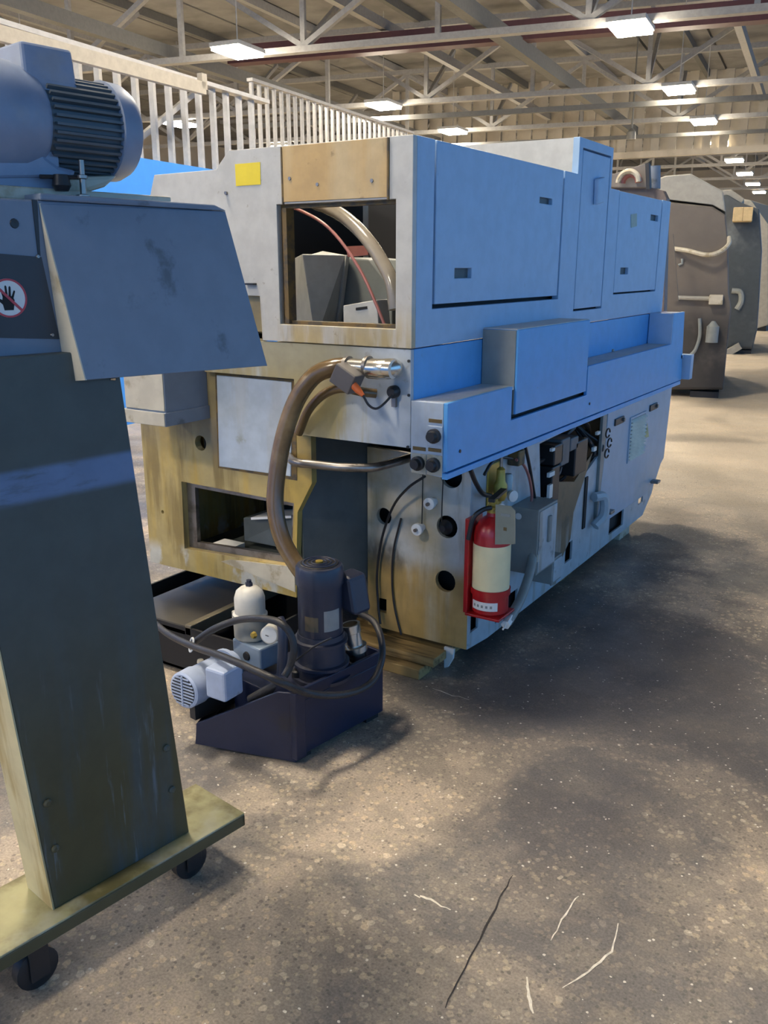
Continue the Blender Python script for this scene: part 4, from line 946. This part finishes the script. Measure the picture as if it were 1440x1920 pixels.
# head box
HX = -.03
hb_ = [CF.X(a, b, HX) for a, b in ((125, 716), (72, 380))]
z0h, z1h = CF.X(0, 731, HX).z, CF.X(0, 371, HX).z
B().hexa([(-.34, -.30, z0h), (HX, -.30, z0h), (HX, .60, z0h), (-.34, .60, z0h)], [(-.34, -.30, z1h), (HX, -.30, z1h), (HX, .55, z1h), (-.34, .55, z1h)]).build('head_box', 'convblue', cv, .004)
sk_ = B().prism(xpxc([(-160, 462), (78, 482), (112, 636), (-160, 630)], HX + .0015), (-.0015, 0, 0)).build('black_panel', 'stickerblk', cv)
for a, b in ((71, 481), (98, 628)):
    p = CF.X(a, b, HX + .0015); B().lathe(p, (1, 0, 0), [(0, .004), (.002, .003)], 10).build('panel_screw', 'steel', sk_)
p = CF.X(27, 419, HX); B().lathe(p, (1, 0, 0), [(0, .009), (.002, .008), (.002, .006), (.001, .002)], 12).build('head_bolt', 'rubber', cv)
B().prism(xpxc([(60, 374), (70, 375), (76, 480), (72, 480)], HX + .002), (-.002, 0, 0)).build('head_seam', 'rubber', cv)
# prohibition sign: open hand crossed out
sc_ = CF.X(16, 559, HX + .002); sr = abs(CF.X(50, 559, HX).y - CF.X(16, 559, HX).y)
def disc(r, x): return [(x, sc_.y + r * math.cos(2 * math.pi * k / 40), sc_.z + r * math.sin(2 * math.pi * k / 40)) for k in range(40)]
sg = B().prism(disc(sr, HX + .0030), (-.0015, 0, 0)).build('prohibition_sign', 'white', cv)
B().prism(disc(sr * 1.0, HX + .0036), (-.0006, 0, 0), [disc(sr * .90, HX + .0036)]).build('sign_ring', 'signred', sg)
hand = B()
def hpoly(pts, x=HX + .0034): hand.prism([(x, sc_.y + a * sr, sc_.z + b * sr) for a, b in pts], (-.0004, 0, 0))
hpoly([(-.30, -.62), (.20, -.62), (.30, -.12), (.22, .10), (-.32, .10), (-.38, -.2)])
for (a, b, c_, d) in ((-.26, .05, -.36, .42), (-.10, .08, -.12, .60), (.06, .08, .10, .56), (.20, .02, .33, .34)):
    w_ = .065; hpoly([(a - w_, b), (a + w_, b), (c_ + w_ * .8, d), (c_, d + .06), (c_ - w_ * .8, d)])
hpoly([(-.34, -.34), (-.30, -.12), (-.62, .06), (-.68, -.02)])
hpoly([(.28, -.22), (.24, -.05), (.44, .10), (.52, .04)]) if False else None
hand.build('hand_mark', 'black', sg)
B().prism([(HX + .0040, sc_.y + a * sr, sc_.z + b * sr) for a, b in ((-.72, .62), (-.62, .72), (.72, -.62), (.62, -.72))], (-.0005, 0, 0)).build('sign_slash', 'signred', sg)
# slanted hood
HB = .03
tl, tr_ = CF.X(73, 381, HX + .001), CF.X(422, 396, HX + .001); bl, br = CF.X(160, 713, HB), CF.X(501, 686, HB)
tb, tbr = CF.X(124, 715, HX + .001), Vector((HX, br.y, br.z))
tr2 = CF.X(428, 408, HX + .004)
hd_ = B().add([tl, tr_, tr2, br, bl], [(0, 4, 3, 2, 1)])
hd_.add([tl, tr_, tr2, br, bl], [(0, 1, 2, 3, 4)]) if False else None
th = Vector((-.004, 0, 0))
hood = B().prism([tl, tr_, br, bl], th).build('hood', 'convblue', cv, .002)
B().prism([tl + Vector((0, -.0005, 0)), tb, bl + Vector((0, -.0005, 0))], (0, .004, 0)).build('hood_cheek', 'cream', hood)
B().prism([tr_, tbr, br], (0, -.004, 0)).build('hood_cheek', 'convblue', hood)
B().hexa([Vector((HX - .3, tl.y, z1h)), Vector((HX + .008, tl.y, z1h)), Vector((HX + .008, tr_.y - .0, z1h)), Vector((HX - .3, tr_.y, z1h))],
         [Vector((HX - .3, tl.y, z1h + .012)), Vector((HX + .008, tl.y, z1h + .012)), Vector((HX + .004, tr_.y - .03, z1h + .012)), Vector((HX - .3, tr_.y - .03, z1h + .012))]).build('hood_top', 'convblue', hood, .003)
p = CF.X(214, 709, .0); B().lathe(p, (0, -1, 0), [(0, .006), (.01, .004)], 8).build('hood_screw', 'chrome', hood)
# motor on top, axis along +y
MXc = -.15
ca = CF.X(95, 232, MXc); cbm = CF.X(232, 262, MXc)
zc = CF.X(150, 245, MXc).z
rm = abs(CF.X(165, 152, MXc).z - CF.X(165, 335, MXc).z) / 2
y0m, y1m = CF.X(58, 240, MXc).y, CF.X(185, 240, MXc).y; y2m = CF.X(226, 240, MXc).y
zc = (CF.X(165, 152, MXc).z + CF.X(165, 335, MXc).z) / 2
mo = B().lathe((MXc, y0m - .03, zc), (0, 1, 0), [(0, rm * .88), (y1m - y0m + .03, rm * .88)], 36).build('drive_motor', 'fin', cv)
for k in range(34):
    a = 2 * math.pi * k / 34
    if abs(((a - math.pi / 2 + math.pi) % (2 * math.pi)) - math.pi) < .5: continue
    d = Vector((math.cos(a), 0, math.sin(a)))
    B().beam(Vector((MXc, y0m - .02, zc)) + d * rm * .92, Vector((MXc, y1m, zc)) + d * rm * .92, .005, .007).build('fin', 'fin', mo) if False else None
fin0 = B().box(-.0025, .0025, y0m + .005, y1m, rm * .86, rm * .985)
f0 = None
for k in range(38):
    a = 2 * math.pi * k / 38
    if f0 is None:
        f0 = fin0.build('fin', 'fin', mo, keep=True); f0.location = Vector((MXc, 0, zc)) - Vector(mo['_o']); f0.rotation_euler = (0, 0, 0)
    else:
        c_ = f0.copy(); COL.objects.link(c_); c_.rotation_euler = (0, a, 0)
B().lathe((MXc, y1m, zc), (0, 1, 0), [(0, rm * 1.02), (.001, rm * 1.04), (y2m - y1m - .02, rm * 1.02), (y2m - y1m - .004, rm * .93), (y2m - y1m, rm * .8)], 36).build('fan_cowl', 'motor', mo)
# bell flange towards the gearbox
B().lathe((MXc, y0m - .20, zc - .0), (0, 1, 0), [(0, rm * 1.12), (.10, rm * 1.15), (.15, rm * 1.12), (.19, rm * .98), (.20, rm * .90)], 36).build('gear_flange', 'motor', mo)
B().hexa([(MXc - .07, y0m - .12, z1h), (MXc + .06, y0m - .12, z1h), (MXc + .06, y0m + .02, z1h), (MXc - .07, y0m + .02, z1h)],
         [(MXc - .07, y0m - .12, zc - .05), (MXc + .06, y0m - .12, zc - .05), (MXc + .06, y0m + .02, zc - .05), (MXc - .07, y0m + .02, zc - .05)]).build('motor_foot', 'motor', mo, .005)
B().box(MXc - .10, MXc + .07, y0m - .2, y1m + .12, zc - rm - .055, zc - rm - .03).build('motor_plate', 'cream', mo, .004)
MF = MXc + rm * .70
B().prism([CF.X(a, b, MF) for a, b in ((-90, 105), (10, 118), (27, 140), (37, 175), (46, 215), (60, 255), (82, 290), (110, 311), (146, 319), (140, 332), (-90, 336))], (-rm * 1.2, 0, 0)).build('gear_housing', 'motor', mo, .012)
B().prism([CF.X(a, b, MF - .02) for a, b in ((-90, 334), (130, 331), (225, 328), (200, 350), (150, 366), (-90, 372))], (-rm * 1.0, 0, 0)).build('motor_cradle', 'cream', mo, .008)
# terminal box on the motor
tz0, tz1 = CF.X(100, 152, MXc + .02).z, CF.X(80, 88, MXc + .02).z
ya_, yb_ = CF.X(38, 140, MXc + .05).y, CF.X(138, 150, MXc + .05).y
yc_, yd_ = CF.X(28, 80, MXc + .02).y, CF.X(124, 95, MXc + .02).y
B().hexa([(MXc - .07, ya_, tz0 - .03), (MXc + .065, ya_, tz0 - .03), (MXc + .065, yb_, tz0 - .03), (MXc - .07, yb_, tz0 - .03)],
         [(MXc - .06, yc_, tz1), (MXc + .04, yc_, tz1), (MXc + .04, yd_, tz1), (MXc - .06, yd_, tz1)]).build('motor_terminal_box', 'motor', mo, .006)
B().lathe((MXc + .0, yb_ - .01, tz0 - .01), (0, 1, 0), [(0, .014), (.02, .014), (.025, .010)], 12).build('gland', 'rubber', mo)
# tensioner screw and latch below the motor
p0 = CF.X(157, 372, HX - .03); p1 = CF.X(152, 300, HX - .03)
tn = B().lathe(p0, p1 - p0, [(0, .014), (.006, .014), (.008, .006), ((p1 - p0).length * .5, .006), ((p1 - p0).length * .52, .010), ((p1 - p0).length * .6, .010), ((p1 - p0).length * .62, .0055), ((p1 - p0).length, .0055)], 12).build('tension_screw', 'steel', cv)
p0 = CF.X(75, 331, HX - .04); p1 = CF.X(150, 333, HX - .035)
B().tube([p0, p1], .004, 8, straight=True).build('latch_rod', 'rubber', cv)
p = CF.X(115, 343, HX - .035); B().lathe(p + Vector((0, 0, .015)), (0, 0, -1), [(0, .014), (.02, .018), (.03, .012)], 10).build('latch_knob', 'rubber', cv)

# ================================================================== machines farther down the row
my2 = 10.47
pm2 = W.Z(1348, 748, 0); F2 = Frame(pm2.x, pm2.y, R(12))
m2 = thing('brown_machine', 'dark brown machine tool with grey hood standing behind the lathe', 'machine', (-1, 1.2, 0), F2)
my2 = 0.0
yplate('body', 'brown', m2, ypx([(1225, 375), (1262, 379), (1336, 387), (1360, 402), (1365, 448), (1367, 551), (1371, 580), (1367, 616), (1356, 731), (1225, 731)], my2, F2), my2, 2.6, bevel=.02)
yplate('hood', 'm2grey', m2, ypx([(1235, 334), (1248, 329), (1295, 325), (1356, 358), (1361, 398), (1336, 384), (1235, 372)], my2, F2), my2 + .02, 2.4, bevel=.02)
for a in (1321, ):
    p, q = F2.Y(1294, 734, my2), F2.Y(1348, 734, my2)
    B().box(p.x, q.x, my2 + .05, my2 + .35, 0, p.z).build('foot', 'rubber', m2); B().box(p.x, q.x, my2 + 2.2, my2 + 2.5, 0, p.z).build('foot', 'rubber', m2)
    B().box(p.x - 1.1, q.x - 1.1, my2 + .05, my2 + .35, 0, p.z).build('foot', 'rubber', m2)
B().tube([F2.Y(a, b, y) for a, b, y in ((1263, 466, my2 - .05), (1290, 470, my2 - .12), (1325, 478, my2 - .15), (1350, 472, my2 - .12), (1366, 458, my2 - .05), (1367, 445, my2 + .02))], .025, 8).build('grey_hose', 'cream', m2)
B().tube([F2.Y(1264, 558, my2 - .04), F2.Y(1336, 560, my2 - .04)], .025, 8, straight=True).build('cross_pipe', 'm2grey', m2)
p = F2.Y(1340, 561, my2 - .05); B().box(p.x - .06, p.x + .09, my2 - .1, my2, p.z - .06, p.z + .05).build('pipe_bracket', 'cream', m2, .01)
p = F2.Y(1334, 642, my2 - .08); B().lathe(p, (0, 0, 1), [(0, .07), (.18, .07), (.2, .05), (.24, .02)], 14).build('oil_cup', 'boxgrey', m2)
B().tube([F2.Y(a, b, my2 - .05) for a, b in ((1312, 597), (1312, 630), (1304, 655), (1293, 668))], .02, 8).build('drain_hose', 'boxgrey', m2)
p = F2.Y(1276, 492, my2); B().tube([F2.Y(1279, 485, my2 - .02), F2.Y(1279, 494, my2 - .02), F2.Y(1272, 497, my2 - .02)], .015, 6, straight=True).build('hook', 'boxgrey', m2)
q0 = F2.Y(1256, 440, -.9); q1 = F2.Y(1266, 565, -.9); B().beam(q0, q1, .07, .07).build('strut', 'brown', m2)
# upper gear seen over the lathe
p0 = W.Y(1150, 346, 7.6)
gh = thing('machine_hopper', 'dull grey hopper and ring duct showing over the right end of the lathe', 'hopper', (-2.9, 7.9, 0))
yplate('hopper_body', mat('hopper_grey', (.17, .155, .14), .5), gh, ypx([(1140, 329), (1214, 305), (1216, 352), (1140, 352)], 7.6), 7.6, .10, bevel=.01)
yplate('hopper_base', mat('hopper_brown', (.17, .13, .11), .5), gh, ypx([(1140, 345), (1200, 347), (1243, 357), (1250, 372), (1245, 600), (1140, 600)], 7.7), 7.7, .10, bevel=.01)
zz = W.Y(1200, 600, 7.7).z
for x in (-2.9, -2.3): B().box(x - .1, x + .1, 7.7, 7.78, 0, zz + .02).build('hopper_leg', 'brown', gh)
rc = W.Y(1178, 342, 7.5)
B().tube([rc + Vector((.085 * math.cos(t), 0, .085 * math.sin(t))) for t in [math.pi * k / 10 for k in range(11)]], .022, 8, 2).build('ring_duct', 'cream', gh)
B().tube([rc + Vector((.07 * math.cos(t), .05, .07 * math.sin(t))) for t in [math.pi * k / 10 for k in range(11)]], .03, 8, 2).build('duct_collar', 'pink', gh)
q0 = W.Y(1226, 355, 8.0); q1 = W.Y(1226, 312, 8.0); B().cyl(q0, q1, .055, 14).build('blue_post', 'convblue', gh)
q0 = W.Y(1216, 355, 7.55); q1 = W.Y(1214, 306, 7.55); B().beam(q0, q1, .03, .03).build('hopper_edge', 'rubber', gh)
# dark machine
my3 = 16.37
pm3 = W.Z(1409, 664, 0); F3 = Frame(pm3.x, pm3.y, R(11))
m3 = thing('dark_machine', 'tall black machine tool with a tan carton on its shoulder', 'machine', (-1, 1.2, 0), F3)
my3 = 0.0
yplate('body', 'm3dark', m3, ypx([(1330, 372), (1363, 364), (1390, 380), (1424, 392), (1429, 470), (1424, 560), (1420, 618), (1411, 655), (1330, 655)], my3, F3), my3, 2.6, bevel=.03)
yplate('hood', 'm2grey', m3, ypx([(1330, 358), (1371, 355), (1396, 372), (1390, 384), (1363, 368), (1330, 376)], my3, F3), my3 + .05, 2.4, bevel=.02)
p, q = F3.Y(1368, 656, my3), F3.Y(1409, 656, my3)
B().box(p.x, q.x, my3 + .05, my3 + .5, 0, p.z).build('foot', 'rubber', m3); B().box(p.x - 1, q.x - 1, my3 + .05, my3 + .5, 0, p.z).build('foot', 'rubber', m3); B().box(p.x, q.x, my3 + 2.0, my3 + 2.4, 0, p.z).build('foot', 'rubber', m3)
B().beam(F3.Y(1360, 664, my3 - .1), F3.Y(1388, 648, my3 - .1), .14, .12).build('chute', 'm2grey', m3)
B().tube([F3.Y(a, b, my3 - .02) for a, b in ((1372, 545), (1388, 548), (1390, 565), (1382, 580))], .05, 8).build('elbow', 'boxgrey', m3)
p, q = W.Y(1373, 415, pm3.y - .75), W.Y(1413, 388, pm3.y - .75)
B().box(p.x, q.x, 0, .5, p.z, q.z)
cx0 = F3.Y(1373, 415, -.5); cx1 = F3.Y(1413, 388, -.5)
ctn = thing('carton', 'tan carton fixed on the front of the black machine', 'carton', ((cx0.x + cx1.x) / 2, -.26, cx0.z), F3)
B().box(cx0.x, cx1.x, -.5, -.04, cx0.z, cx1.z).build('box_body', 'carton', ctn, .01)
B().box((cx0.x + cx1.x) / 2 - .003, (cx0.x + cx1.x) / 2 + .003, -.503, -.5, cx0.z, cx1.z).build('box_seam', 'gasket', ctn)
m4 = thing('grey_machine', 'pale grey machine barely showing past the black machine', 'machine', (-5.0, 24, 0))
my4 = 23.0
yplate('body', 'm2grey', m4, ypx([(1385, 372), (1408, 375), (1440, 420), (1440, 610), (1385, 625)], my4), my4, 3, bevel=.03)
pz = W.Y(1410, 615, my4).z
p, q = W.Y(1395, 615, my4), W.Y(1435, 615, my4)
B().box(p.x, q.x, my4 + .1, my4 + .6, 0, pz + .05).build('foot', 'rubber', m4)
q = W.Z(1434, 600, 0)
tag(B().cyl((q.x, q.y, 0), (q.x, q.y, W.Y(1434, 350, q.y).z), .05, 8).build('post', 'darkpanel'), 'thin dark green post at the right picture edge', 'post')

for o in bpy.data.objects:
    if '_o' in o: del o['_o']
